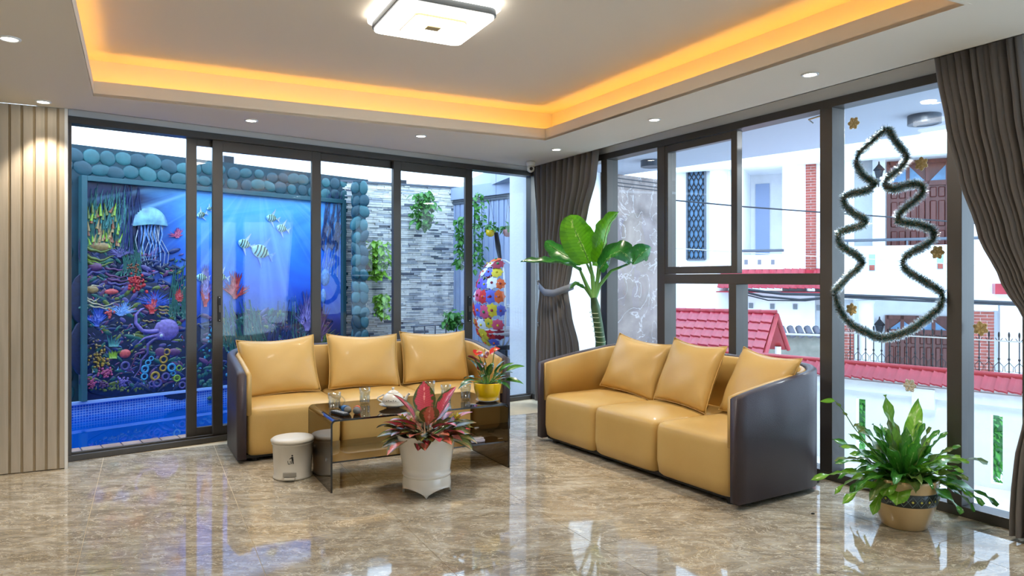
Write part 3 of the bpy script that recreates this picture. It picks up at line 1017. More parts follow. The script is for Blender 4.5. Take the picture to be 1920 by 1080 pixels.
while z < f_z1 + 0.05:
    for s in (f_s0 - 0.13, f_s0 - 0.33, f_s0 - 0.52, f_s1 + 0.1, f_s1 + 0.24):
        cobble(MU, s + random.uniform(-0.02, 0.02), z + random.uniform(-0.02, 0.02), 0.02, random.uniform(0.06, 0.09), random.uniform(0.08, 0.11), wall)
    z += 0.19
# cobble pillar at the end
PS = Fr(*list(at(662, CY, 9.75))[:2], 0.98, 0.2)
pl = PS.mb(); pl.box(0.0, 0.17, 0.0, 0.4, -0.05, 2.74)
pil = tag(pl.build('cobble_pillar', M['teal']), 'teal cobbled pillar at the end of the mural', 'pillar')
z = 0.1
while z < 2.7:
    off = random.uniform(0.0, 0.05)
    for s in (0.03 + off * 0.5, 0.14 + off * 0.3):
        cobble(PS, s, z + random.uniform(-0.03, 0.03), 0.0, random.uniform(0.055, 0.075), random.uniform(0.08, 0.11), pil, 0.03)
    for tt in (0.1, 0.3):
        mb = MB(); mb.ell(PS.w(0.0, tt, z), (0.03, 0.09, 0.09), 10, 7, Matrix.Rotation(PS.a, 3, 'Z')); mb.build('cobble', random.choice(M['cobble']), pil, smooth=True)
    z += 0.17
# small floodlight boxes on top of the walls
for (u, v), lb in zip(((434, 303), (757, 345)), ('small grey floodlight on top of the mural wall', 'small grey floodlight on top of the stone clad wall')):
    fr = MU if u < 600 else SW
    a, z_ = fr.px(u, v)
    t = thing('floodlight', lb, 'light', fr.w(a, 0.1, fr.px(u, v + 6)[1] - 0.01), fr.a)
    mb = MB(); mb.box(-0.07, 0.07, -0.03, 0.03, 0.03, 0.13); mb.build('housing', M['grey_metal'], t, world=False, bevel=0.006)
    mb = MB(); mb.box(-0.06, 0.06, -0.034, -0.03, 0.04, 0.12); mb.build('glass_front', M['cable'], t, world=False)
    mb = MB(); mb.box(-0.02, 0.02, -0.01, 0.01, 0.0, 0.035); mb.build('bracket', M['grey_metal'], t, world=False)

# the mural: framed painted relief ---------------------------------------------
mural = thing('underwater_mural', 'large framed painted relief of a coral reef with fish', 'mural', MU.w((f_s0 + f_s1) / 2, -0.06, f_z0))
mb = MU.mb()
fw = 0.055
ft = -0.10
mb.box(f_s0, f_s0 + fw, ft, 0.02, f_z0, f_z1); mb.build('frame_side', M['mural_frame'], mural, bevel=0.004)
mb = MU.mb(); mb.box(f_s1 - fw, f_s1, ft, 0.02, f_z0, f_z1); mb.build('frame_side', M['mural_frame'], mural, bevel=0.004)
mb = MU.mb(); mb.box(f_s0 + fw, f_s1 - fw, ft, 0.02, f_z1 - fw, f_z1); mb.build('frame_top', M['mural_frame'], mural, bevel=0.004)
mb = MU.mb(); uvquad(mb, MU, f_s0 + fw, f_s1 - fw, f_z0, f_z1 - fw, -0.04, True); mb.build('painted_sea', M['sea'], mural)
TP = -0.045
def mp(u, v): return MU.px(u, v, TP)
def paint(col, rough=0.35, **k): return mat('reef_paint', tuple(c * 0.84 for c in col), rough, **k)
PAL = {n: paint(c, var=0.3, scale=30) for n, c in dict(kelp=(44, 110, 104), kelp2=(70, 150, 150), dark=(26, 44, 84), navy=(34, 58, 120), olive=(110, 130, 60), lime=(150, 196, 60),
       rust=(150, 90, 60), tan=(176, 150, 96), plum=(110, 70, 120), pink=(206, 92, 140), red=(206, 50, 60), coral=(226, 96, 96), lilac=(140, 124, 204), white=(206, 222, 236),
       cyan=(70, 176, 222), gold=(196, 160, 60), sky=(120, 176, 250), blue=(40, 84, 200), mauve=(96, 90, 160), cream=(214, 206, 170), black=(12, 14, 22), purple=(84, 60, 150)).items()}
def strands(name, col, items, r=0.008):
    """items: list of lists of pixel points, each a strand of relief"""
    mb = MB()
    for pts in items:
        ps = []
        for (u, v) in pts:
            a, z_ = mp(u, v); ps.append(MU.w(a, TP - 0.011, z_))
        q = []
        for i in range(len(ps) - 1):
            for k in range(3): q.append(ps[i].lerp(ps[i + 1], k / 3))
        q.append(ps[-1])
        m_ = len(q)
        mb.tube(q, [r * (1.15 - 0.85 * i / (m_ - 1)) for i in range(m_)], 5)
    return mb.build(name, PAL[col], mural, smooth=True)
def kelp(name, col, n, u0, u1, v0, v1, r=0.008, lean=6, seed=1):
    rnd = random.Random(seed); it = []
    for i in range(n):
        u = rnd.uniform(u0, u1); vb = rnd.uniform(v1 - 14, v1); vt = rnd.uniform(v0, v0 + (v1 - v0) * 0.5)
        ph = rnd.uniform(0, 6); pts = []
        for k in range(7):
            t = k / 6; pts.append((u + math.sin(ph + t * 5) * 3 + lean * t, vb + (vt - vb) * t))
        it.append(pts)
    return strands(name, col, it, r)
def branches(name, col, n, uc, vc, su, sv, r=0.008, seed=2, up=1.0):
    """a bush of coral: forked strokes fanning from a foot"""
    rnd = random.Random(seed); it = []
    for i in range(n):
        a = rnd.uniform(-1.2, 1.2); L = rnd.uniform(0.5, 1.0)
        u1, v1 = uc + math.sin(a) * su * L, vc - math.cos(a) * sv * L * up
        mid = ((uc * 0.55 + u1 * 0.45) + rnd.uniform(-2, 2), (vc * 0.55 + v1 * 0.45))
        it.append([(uc + rnd.uniform(-3, 3), vc), mid, (u1, v1)])
        for s_ in (-1, 1):
            it.append([mid, (u1 + s_ * su * 0.22, v1 + rnd.uniform(-2, 6))])
    return strands(name, col, it, r)
def blob(name, col, pts, d=0.02, seg=10, mm=None):
    mb = MB()
    for (u, v, ru, rv) in pts:
        a, z_ = mp(u, v); a2 = mp(u + ru, v)[0]; z2 = mp(u, v - rv)[1]
        mb.ell(MU.w(a, TP, z_), (abs(a2 - a), d, abs(z2 - z_)), seg, 7, Matrix.Rotation(MU.a, 3, 'Z'))
    return mb.build(name, mm or PAL[col], mural, smooth=True)
def ringc(name, col, c, tube=0.45):
    for (u, v, r_) in c:
        mb = MB()
        a, z_ = mp(u, v); ra_ = abs(mp(u + r_, v)[0] - a); rz_ = abs(mp(u, v - r_)[1] - z_)
        mb.tube([MU.w(a + math.cos(t) * ra_ * (1 - tube / 2), TP - 0.008, z_ + math.sin(t) * rz_ * (1 - tube / 2)) for t in [2 * PI * k / 14 for k in range(14)]], rz_ * tube * 0.6, 6, closed=True)
        mb.build(name, PAL[col], mural, smooth=True)
rnd = random.Random(5)
# dark reef body
blob('reef_rock', 'dark', [(185, 470, 38, 60), (180, 560, 50, 60), (200, 650, 70, 70), (250, 700, 95, 45), (300, 660, 70, 60), (340, 690, 55, 60), (230, 590, 60, 50), (290, 570, 50, 40), (400, 660, 60, 60), (500, 640, 110, 60)], 0.012, 18)
for k, c in enumerate(('navy', 'kelp', 'mauve', 'dark', 'dark', 'navy', 'olive', 'plum', 'kelp')):
    r9 = random.Random(60 + k); mb = MB()
    for i in range(70):
        u = r9.choice((r9.uniform(162, 345), r9.uniform(162, 345), r9.uniform(372, 620))); v = r9.uniform(470, 726) if u < 350 else r9.uniform(585, 700)
        a, z_ = mp(u, v); q = r9.uniform(0.012, 0.05)
        mb.ell(MU.w(a, TP - 0.006, z_), (q * r9.uniform(1, 2.6), 0.010, q * 0.6), 7, 5, Matrix.Rotation(MU.a, 3, 'Z') @ Matrix.Rotation(r9.uniform(-1, 1), 3, 'Y'))
    o = mb.build('reef_texture', PAL[c], mural, smooth=True); o['kind'] = 'stuff'
for k, c in enumerate(('cream', 'sky', 'kelp2', 'pink', 'lilac', 'tan')):
    r9 = random.Random(80 + k); it = []
    for i in range(46):
        u = r9.choice((r9.uniform(162, 345), r9.uniform(162, 345), r9.uniform(372, 600))); v = r9.uniform(500, 726) if u < 350 else r9.uniform(600, 700)
        an_ = r9.uniform(0, 6.28); L9 = r9.uniform(3, 8); it.append([(u, v), (u + L9 * math.cos(an_) * 0.5 + 1, v + L9 * math.sin(an_) * 0.5 - 1), (u + L9 * math.cos(an_), v + L9 * math.sin(an_))])
    o = strands('coral_highlights', c, it, 0.006); o['kind'] = 'stuff'
kelp('seaweed', 'kelp', 46, 160, 240, 342, 470, 0.008, 6, 1)
kelp('seaweed', 'kelp2', 24, 172, 232, 340, 430, 0.006, 8, 2)
kelp('seaweed', 'navy', 16, 222, 262, 340, 480, 0.010, 4, 8)
kelp('seaweed', 'kelp', 26, 226, 262, 440, 520, 0.009, 4, 3)
kelp('seaweed', 'kelp', 22, 318, 346, 480, 600, 0.009, 3, 4)
kelp('seagrass', 'kelp', 34, 420, 500, 560, 660, 0.012, -14, 5)
kelp('seagrass', 'tan', 14, 425, 500, 565, 660, 0.006, -16, 6)
kelp('seagrass', 'navy', 20, 500, 560, 560, 660, 0.012, 6, 9)
kelp('seagrass', 'kelp2', 16, 520, 600, 540, 650, 0.006, -6, 10)
kelp('seaweed', 'navy', 30, 600, 632, 350, 470, 0.008, 12, 11)
kelp('seaweed', 'sky', 14, 603, 630, 380, 520, 0.004, 14, 12)
# finger coral
for k, c in enumerate(('olive', 'rust', 'lime', 'tan')):
    it = []
    for i in range(12):
        u, v = rnd.uniform(165, 222), rnd.uniform(395, 465); it.append([(u, v), (u + rnd.uniform(-6, 8), v - rnd.uniform(12, 24))])
    strands('finger_coral', c, it, 0.016)['kind'] = 'stuff'
# plate corals
def plates(name, col, rows, r=0.012):
    it = []
    for (u0, u1, v, sag) in rows:
        it.append([(u0 + (u1 - u0) * t, v + math.sin(PI * t) * sag + math.sin(t * 14) * 1.5) for t in [k / 6 for k in range(7)]])
    return strands(name, col, it, r)
blob('plate_coral', 'tan', [(188, 462, 26, 9)], 0.03)
plates('plate_coral', 'olive', [(160, 216, 464, 8), (160, 214, 478, 10), (162, 212, 490, 8)], 0.02)
plates('plate_coral', 'lime', [(160, 216, 458, 8), (161, 210, 484, 9)], 0.008)
plates('plate_coral', 'plum', [(196, 246, 502, 4), (196, 250, 512, 8), (200, 252, 522, 5)], 0.014)
plates('plate_coral', 'mauve', [(160, 200, 510, -12), (160, 196, 518, -8), (200, 244, 530, 3)], 0.016)
blob('round_coral', 'plum', [(178, 500, 16, 9)], 0.035)
plates('plate_coral', 'cream', [(160, 190, 556, 8), (162, 225, 563, 10), (166, 225, 572, 6), (160, 200, 545, -10)], 0.010)
blob('plate_coral', 'tan', [(172, 543, 14, 8)], 0.03)
blob('plate_coral', 'coral', [(208, 547, 15, 6)], 0.03)
plates('plate_coral', 'tan', [(296, 340, 574, 2), (296, 340, 580, 3), (298, 338, 586, 3), (266, 292, 600, 3)], 0.010)
branches('branch_coral', 'mauve', 16, 222, 482, 26, 34, 0.010, 21)
branches('branch_coral', 'sky', 26, 226, 592, 30, 30, 0.007, 22)
branches('branch_coral', 'white', 16, 232, 590, 20, 26, 0.005, 23)
branches('branch_coral', 'blue', 20, 180, 612, 22, 44, 0.012, 24)
branches('branch_coral', 'cyan', 10, 178, 612, 18, 40, 0.006, 25)
branches('branch_coral', 'blue', 30, 290, 575, 44, 36, 0.008, 26)
branches('branch_coral', 'red', 22, 284, 588, 16, 44, 0.010, 27)
branches('branch_coral', 'red', 18, 336, 565, 14, 30, 0.010, 28)
branches('branch_coral', 'red', 26, 440, 560, 26, 54, 0.008, 29)
branches('branch_coral', 'lilac', 26, 575, 620, 34, 80, 0.007, 30)
branches('branch_coral', 'plum', 30, 600, 640, 26, 80, 0.008, 31)
branches('branch_coral', 'olive', 20, 600, 650, 40, 40, 0.008, 32)
branches('branch_coral', 'lilac', 20, 386, 560, 16, 70, 0.006, 33)
branches('branch_coral', 'red', 20, 384, 575, 14, 50, 0.006, 34)
branches('branch_coral', 'pink', 16, 332, 446, 18, 22, 0.006, 35)
# knobbly corals
def knobs(name, col, uc, vc, ru, rv, n, s_, seed, d=0.03):
    r_ = random.Random(seed)
    return blob(name, col, [(uc + r_.gauss(0, ru / 2), vc + r_.gauss(0, rv / 2), s_ * r_.uniform(0.7, 1.3), s_ * r_.uniform(0.7, 1.3)) for i in range(n)], d, 7)
knobs('knob_coral', 'red', 254, 531, 16, 14, 40, 3.5, 41)
knobs('knob_coral', 'coral', 256, 528, 12, 12, 16, 2.2, 42, 0.04)
knobs('knob_coral', 'rust', 250, 503, 10, 10, 26, 2.2, 43)
knobs('knob_coral', 'gold', 186, 672, 18, 20, 30, 3.0, 44)
knobs('knob_coral', 'tan', 180, 660, 16, 18, 14, 2.4, 45, 0.04)
knobs('knob_coral', 'coral', 204, 588, 8, 12, 14, 3.0, 46)
knobs('brain_coral', 'pink', 199, 699, 12, 9, 50, 2.6, 47)
knobs('brain_coral', 'pink', 171, 718, 8, 8, 36, 2.4, 48)
knobs('brain_coral', 'plum', 192, 720, 8, 6, 30, 2.4, 49)
knobs('brain_coral', 'lilac', 229, 714, 9, 7, 30, 2.2, 50)
blob('dome_coral', 'coral', [(234, 663, 12, 9)], 0.03)
blob('dome_coral', 'plum', [(326, 660, 14, 8), (300, 660, 12, 10)], 0.025)
ringc('tube_sponge', 'cyan', [(271, 692, 8), (270, 706, 7), (321, 689, 8.5), (277, 680, 6), (283, 672, 5), (324, 700, 5)])
ringc('tube_sponge', 'gold', [(290, 705, 9), (305, 690, 7), (306, 674, 8), (312, 660, 7)])
ringc('tube_sponge', 'lime', [(331, 709, 7), (335, 690, 6)])
ringc('tube_sponge', 'mauve', [(310, 706, 8), (294, 718, 9), (234, 686, 9), (284, 720, 6), (341, 722, 7)])
strands('anemone', 'lime', [[(206 + i * 2, 672), (203 + i * 3.2, 656 + (i % 2) * 3)] for i in range(6)], 0.012)
strands('anemone', 'kelp2', [[(205 + i * 2, 650), (200 + i * 4, 628 + (i % 2) * 5)] for i in range(8)], 0.009)
knobs('sea_floor', 'olive', 225, 728, 50, 6, 60, 3, 51, 0.015)
knobs('sea_floor', 'mauve', 260, 722, 60, 8, 40, 3, 52, 0.015)
knobs('reef_growth', 'kelp', 390, 690, 30, 60, 40, 5, 53, 0.015)
knobs('reef_growth', 'cyan', 400, 640, 20, 40, 20, 4, 54, 0.015)
# jellyfish
bell = paint((92, 132, 200), 0.25, col2=(130, 196, 190), scale=8)
mb = MB()
cu, cv = 280, 418
rows = 8
def jf(x, y):
    th = PI * x; rr_ = y
    u = cu - math.cos(th) * 34 * rr_ ** 0.8
    v = 421 - math.sin(th) * 33 * rr_ + 4 * (1 - rr_) * 0 + (abs(math.cos(th)) ** 2) * 3 * rr_
    a, z_ = mp(u, v)
    return MU.w(a, TP - 0.05 * math.sqrt(max(0, 1 - rr_ ** 2)) - 0.004, z_)
mb.grid(jf, 20, 8); mb.build('jellyfish_bell', bell, mural, smooth=True)
strands('jellyfish_rim', 'white', [[(246 + 68 * k / 12, 420 + 3 * math.sin(k * 1.2)) for k in range(13)]], 0.007)
strands('jellyfish_tentacle', 'white', [[(cu + x, 423), (cu + x * 1.1 + 5 * math.sin(x), 450), (cu + x * 1.3 + 6 * math.sin(x + 2), 475), (cu + x * 1.2 + 4, 498 + (x % 5))] for x in (-20, -15, -9, -4, 2, 8, 13, 18, 24)], 0.006)
strands('jellyfish_arm', 'sky', [[(cu + x, 421), (cu + x + 4 * math.sin(x), 440), (cu + x * 1.1 - 4 * math.sin(x), 460), (cu + x, 488)] for x in (-16, -10, -2, 4, 10, 20)], 0.012)
# octopus
blob('octopus_head', 'lilac', [(312, 618, 24, 21), (300, 628, 12, 10)], 0.045, 16)
strands('octopus_arm', 'lilac', [[(296, 620), (282, 622), (266, 620), (254, 606), (254, 590), (264, 580), (270, 578)]], 0.03)
strands('octopus_arm', 'lilac', [[(300, 628), (284, 630), (270, 634), (260, 642)]], 0.026)
strands('octopus_arm', 'mauve', [[(302, 632), (288, 636), (276, 646), (276, 662), (264, 676), (262, 692), (250, 708)]], 0.022)
strands('octopus_arm', 'plum', [[(270, 660), (254, 664), (250, 678), (244, 690)]], 0.016)
blob('octopus_eye', 'white', [(300, 629, 5, 5)], 0.06)
# fish
fishm = paint((212, 238, 170), 0.3, col2=(160, 226, 236), scale=6)
def fish(u, v, s_, ang=0.35, fins=True):
    rt = thing('painted_fish', None, None, MU.w(mp(u, v)[0], TP, mp(u, v)[1])); rt.parent = mural
    rt.matrix_parent_inverse = Matrix.Identity(4); rt.location = wm(mural).inverted() @ MU.w(mp(u, v)[0], TP, mp(u, v)[1])
    def q(x, y, dt=0.0):
        xx = x * math.cos(ang) - y * math.sin(ang); yy = x * math.sin(ang) + y * math.cos(ang)
        a, z_ = mp(u + xx * s_, v + yy * s_); return MU.w(a, TP - 0.012 - dt, z_)
    mb = MB()
    mb.grid(lambda x, y: q(-1 + 2 * x, (y * 2 - 1) * 0.72 * math.sin(PI * min(1, x * 0.97 + 0.02)) ** 0.7, 0.012 * (1 - (2 * y - 1) ** 2)), 12, 6)
    mb.build('fish_body', fishm, rt, smooth=True)
    mb = MB()
    for x in (-0.5, -0.12, 0.28, 0.6):
        h = 0.66 * math.sin(PI * (x + 1) / 2) ** 0.7
        mb.tube([q(x + 0.08 * math.sin(t * 3), h * (2 * t - 1), 0.013) for t in [k / 5 for k in range(6)]], 0.009 * s_ / 18, 5)
    mb.build('fish_stripe', PAL['black'], rt)
    mb = MB()
    for pts in ([(1.0, 0.0), (1.7, -0.6), (1.5, 0.0), (1.7, 0.6)], [(-0.1, -0.66), (0.5, -1.9), (0.4, -0.6)], [(0.0, 0.66), (0.9, 1.7), (0.4, 0.6)]):
        n = len(pts); mb.add([q(*p_) for p_ in pts] + [q(*p_, -0.006) for p_ in pts], [tuple(range(n)), tuple(range(n, 2 * n))[::-1]] + [(i, (i + 1) % n, n + (i + 1) % n, n + i) for i in range(n)])
    mb.build('fin', PAL['sky'] if s_ > 12 else PAL['white'], rt)
fish(457, 457, 12, 0.35); fish(487, 471, 17, 0.4); fish(508, 409, 10, 0.2); fish(527, 428, 10, 0.3)
fish(376, 403, 8, -0.3); fish(392, 391, 5, -0.3); fish(377, 520, 10, 0.1); fish(412, 519, 11, 0.2)
blob('blue_fish', 'sky', [(609, 520, 9, 16), (606, 555, 5, 14)], 0.03)

# stone clad wall --------------------------------------------------------------
sw1 = SW.px(850)[0]
sw0 = -0.15
mb = SW.mb(); mb.box(sw0 - 0.4, sw1 + 0.1, 0.03, 0.2, -0.1, 2.78)
sw = tag(mb.build('stone_clad_wall', mat('pale_stone_joint', (150, 156, 162), 0.9)), 'garden wall clad in stacked pale and grey stone strips', 'wall'); sw['kind'] = 'structure'
strips = [SW.mb() for _ in range(3)]
z = 0.0
rnd = random.Random(9)
while z < 2.78:
    h = rnd.choice((0.022, 0.028, 0.034)); s = sw0 - 0.3 - rnd.uniform(0, 0.2)
    while s < sw1 + 0.05:
        L_ = rnd.uniform(0.08, 0.26)
        k = rnd.choices((0, 1, 2), (8, 3, 0.9))[0]
        strips[k].box(s + 0.002, s + L_ - 0.002, -rnd.uniform(0, 0.022), 0.035, z + 0.002, z + h - 0.002)
        s += L_
    z += h
for k, (nm, c) in enumerate((('pale_stone_strips', (236, 234, 228)), ('grey_stone_strips', (186, 190, 196)), ('dark_stone_strips', (104, 110, 124)))):
    o = strips[k].build(nm, mat(nm, c, 0.7, var=0.12, scale=20, bump=0.4, bscale=60), sw); o['kind'] = 'stuff'
mb = SW.mb(); mb.box(sw0 - 0.4, sw1 + 0.1, -0.03, 0.22, 2.78, 2.81); mb.build('coping', M['grey_metal'], sw)

# louvred fence ----------------------------------------------------------------
fe1 = FE.px(990)[0]
fence = thing('louvred_fence', 'blue grey vertical louvre fence behind the egg chair', 'fence', FE.w(fe1 / 2, 0, -0.1))
mb = FE.mb(); mb.box(-0.1, fe1 + 0.6, -0.05, 0.15, 2.60, 2.78); mb.build('white_beam', M['louvre'], fence)
mb = FE.mb(); mb.box(-0.1, fe1 + 0.6, -0.02, 0.04, 2.53, 2.595); mb.build('top_rail', M['grey_metal'], fence)
mb = FE.mb(); mb.box(-0.1, fe1 + 0.6, -0.02, 0.04, -0.1, 0.0); mb.build('bottom_rail', M['grey_metal'], fence)
p1, p2 = FE.px(920)[0], FE.px(929.5)[0]
pitch = p2 - p1
s = 0.0
while s < fe1 + 0.5:
    mb = MB(FE.M @ Matrix.Translation((s, 0.01, 0)) @ Matrix.Rotation(R(-6), 4, 'Z'))
    mb.box(-pitch * 0.44, pitch * 0.44, -0.012, 0.012, 0.0, 2.54); mb.build('louvre', M['louvre'], fence)
    s += pitch
mb = FE.mb(); mb.box(-5.0, -1.95, 3.4, 3.5, -0.1, 1.9); struct('neighbour_wall', mb, M['ext_white'], label='white wall beyond the louvred fence')
# wires in front of the fence
for (uv0, uv1, lb) in (((850, 380), (985, 364), 'upper'), ((966, 380), (985, 380), 'short')):
    pass
w0 = at(850, 379, 9.9); w1 = at(990, 363, 8.9)
mb = MB(); mb.tube([w0, w1], 0.006, 6)
tag(mb.build('plant_wire', M['cable']), 'thin dark wire stretched before the louvres, carrying hanging pots', 'wire')

def foliage(mb, c, r, n, L=0.07, seed=1, down=0.4):
    r_ = random.Random(seed)
    for i in range(n):
        v_ = Vector((r_.gauss(0, 1), r_.gauss(0, 1), r_.gauss(0, 1))).normalized() * (r_.random() ** 0.4)
        p_ = Vector(c) + Vector((v_.x * r[0], v_.y * r[1], v_.z * r[2]))
        leaf(mb, p_, (v_.x + r_.uniform(-.5, .5), v_.y + r_.uniform(-.5, .5), v_.z * 0.5 + r_.uniform(-.6, .4)), L * r_.uniform(0.6, 1.3), L * 0.6, 1.0, 0.2, r_.uniform(-1, 1), n=2)
def pot_hanging(u, v, Y, r, m, label, leaves, seed, top):
    c = at(u, v, Y)
    t = thing('hanging_pot', label, 'hanging plant', (c.x, c.y, c.z - r * 0.8), 0, 'small pots hanging from the wire')
    mb = MB(); mb.lathe([(r * 0.3, 0), (r * 0.75, r * 0.25), (r * 0.98, r * 0.8), (r, r * 1.5), (r * 0.93, r * 1.5), (r * 0.9, r * 0.9), (0.001, r * 0.8)], seg=24)
    mb.build('pot', m, t, world=False, smooth=True)
    mb = MB(); foliage(mb, (0, 0, r * 2.0), (r * 1.3, r * 1.3, r * 0.8), leaves, 0.07, seed)
    o = mb.build('foliage', M['leafgreen'], t, world=False); o['kind'] = 'stuff'
    mb = MB()
    for k in range(3):
        a = 2 * PI * k / 3; mb.tube([(r * 0.95 * math.cos(a), r * 0.95 * math.sin(a), r * 1.5), (0, 0, top)], 0.0022, 4)
    mb.build('hanger', M['cable'], t, world=False)
    return t
pot_hanging(919.5, 437, 9.4, 0.062, M['yellow'], 'yellow hanging pot before the louvred fence', 60, 1, 0.50)
pk = mat('dusty_pink_pot', (176, 120, 120), 0.5)
pot_hanging(952, 437, 9.15, 0.062, pk, 'dusty pink hanging pot before the louvred fence', 70, 2, 0.50)
mb = MB(); mb.tube([at(957, 372, 9.1), at(961, 369, 9.1), at(959, 380, 9.1), at(955, 390, 9.1)], 0.006, 6)
tag(mb.build('hook', mat('purple_hook', (120, 50, 110), 0.5)), 'small purple hook hanging on the wire', 'hook')
# trailing vines
def vine(name, label, cu_, v0, v1, wu, Y, n, seed, fr=None, m=None, L=0.09, group='climbing plants in the pool court'):
    r_ = random.Random(seed)
    mb = MB(); stems = MB()
    for k in range(5):
        uu = cu_ + r_.uniform(-wu, wu) * 0.6
        stems.tube([at(uu, v0 + 3, Y), at(uu + r_.uniform(-3, 3), (v0 + v1) / 2, Y), at(uu + r_.uniform(-4, 4), v1 - 5, Y)], 0.004, 4)
    for i in range(n):
        u = cu_ + max(-1.2, min(1.2, r_.gauss(0, 0.5))) * wu; v = v0 + (v1 - v0) * r_.random()
        p_ = at(u, v, Y) + Vector((0, r_.uniform(-0.15, 0.1), 0))
        leaf(mb, p_, (r_.uniform(-1, 1), r_.uniform(-1, -0.1), r_.uniform(-0.8, 0.4)), L * r_.uniform(0.6, 1.3), L * 0.75, 0.8, 0.2, r_.uniform(-1, 1), n=3)
    b = at(cu_, v1, Y)
    t = thing(name, label, 'plant', b, 0, group)
    o = mb.build('foliage', m or M['leafgreen'], t); o['kind'] = 'stuff'
    stems.build('stem', M['darkgreen'], t)
    return t
vine('hanging_vine', 'long green vine hanging before the left end of the louvres', 896, 362, 505, 13, 9.6, 120, 4, L=0.085)
vine('hanging_vine', 'dense green climber at the far end of the stone clad wall', 864, 405, 500, 9, 10.2, 110, 14, L=0.1)
vine('hanging_vine', 'bushy green plant high on the stone clad wall', 795, 362, 425, 22, 10.35, 240, 5, L=0.10)
lg = leaf_mat('bright_vine_leaf', (120, 176, 50), (150, 200, 70), (190, 220, 110))
tv = vine('wall_planter', 'lime green plant in a coral pot on the stone clad wall', 706, 452, 520, 22, 10.1, 200, 6, m=lg, L=0.11)
c = at(690, 492, 10.15)
mb = MB(); mb.lathe([(0.05, -0.1), (0.08, -0.08), (0.10, 0.12), (0.085, 0.12), (0.08, 0.05), (0.001, 0.05)], c, 20); mb.build('pot', mat('coral_pot', (226, 120, 100), 0.5), tv, smooth=True)
vine('wall_planter', 'small green plant low on the stone clad wall', 716, 552, 592, 14, 10.1, 110, 7, m=lg, L=0.09)
vine('court_plant', 'feathery green plant standing at the foot of the far wall', 850, 584, 612, 16, 9.9, 120, 8, L=0.10)
# low white railing before the stone wall
rt = thing('low_railing', 'low thin grey railing in front of the stone clad wall', 'railing', at(800, 660, 9.7))
mb = MB(); mb.tube([at(770, 612, 9.9), at(880, 606, 9.9)], 0.012, 6); mb.build('top_bar', M['grey_metal'], rt)
for u in range(776, 880, 20):
    mb = MB(); mb.tube([at(u, 612 - (u - 770) * 0.05, 9.9), at(u, 700, 9.9)], 0.010, 6); mb.build('post', M['grey_metal'], rt)

# hanging egg chair --------------------------------------------------------------
YC = 9.1
top = at(935, 487, YC); bot = at(932, 650, YC)
H = top.z - bot.z
cc = Vector(((at(938, 560, YC)).x, YC, (top.z + bot.z) / 2))
rx, ry, rz_ = 0.36, 0.36, H / 2
egg = thing('hanging_egg_chair', 'white hanging egg chair covered in crocheted flowers', 'chair', (cc.x, cc.y, bot.z - 0.05))
def eggp(th, ph, k=1.0):
    """th azimuth, ph 0 (bottom) .. pi (top); egg narrower at the top"""
    w = math.sin(ph) * (1.0 - 0.22 * (1 - math.cos(ph)) * 0.5 - 0.0) 
    w = math.sin(ph) ** 0.85 * (1.08 - 0.32 * ph / PI)
    return cc + Vector((rx * w * math.cos(th) * k, ry * w * math.sin(th) * k, -rz_ * math.cos(ph) * (1.0 if k >= 1 else 0.99)))
TH0, TH1 = R(110), R(282)      # shell covers the left side and back, open to the right
mb = MB()
nu_, nv_ = 26, 18
for j in range(0, nv_ + 1):
    ph = 0.10 * PI + 0.86 * PI * j / nv_
    if j % 2 == 0:
        mb.tube([eggp(TH0 + (TH1 - TH0) * i / nu_, ph) for i in range(nu_ + 1)], 0.0035, 4)
for i in range(0, nu_ + 1, 2):
    mb.tube([eggp(TH0 + (TH1 - TH0) * i / nu_, 0.10 * PI + 0.88 * PI * j / nv_) for j in range(nv_ + 1)], 0.0035, 4)
mb.build('woven_net', M['white_metal'], egg, smooth=True)
for th in (TH0, TH1):
    mb = MB(); mb.tube([eggp(th, 0.08 * PI + 0.92 * PI * j / 20) for j in range(21)], 0.014, 8); mb.build('rim_tube', M['white_metal'], egg, smooth=True)
mb = MB(); mb.tube([eggp(2 * PI * k / 28, 0.30 * PI) for k in range(28)], 0.012, 8, closed=True); mb.build('seat_ring', M['white_metal'], egg, smooth=True)
mb = MB(); mb.tube([eggp(R(-75) + R(150) * k / 14, 0.48 * PI, 0.98) for k in range(15)], 0.010, 8); mb.build('front_rail', M['white_metal'], egg, smooth=True)
for th in (R(15), R(-60), R(-20)):
    mb = MB(); mb.tube([eggp(th, 0.08 * PI + (0.92 if th == R(-20) else 0.40) * PI * j / 14) for j in range(15)], 0.011, 8); mb.build('front_loop', M['white_metal'], egg, smooth=True)
mb = MB(); mb.ell(cc + Vector((0.02, -0.02, -rz_ * 0.66)), (0.30, 0.30, 0.06), 20, 8); mb.build('seat_pad', mat('grey_white_cushion', (206, 210, 220), 0.8), egg, smooth=True)
fcols = [mat('crochet_' + n, c, 0.7, var=0.1) for n, c in (('orange', (240, 110, 50)), ('red', (214, 44, 48)), ('purple', (112, 84, 200)), ('yellow', (228, 206, 50)),
          ('white', (236, 240, 244)), ('pink', (226, 90, 130)), ('violet', (100, 110, 214)), ('green', (70, 150, 90)), ('maroon', (150, 30, 60)))]
fr_ = random.Random(12)
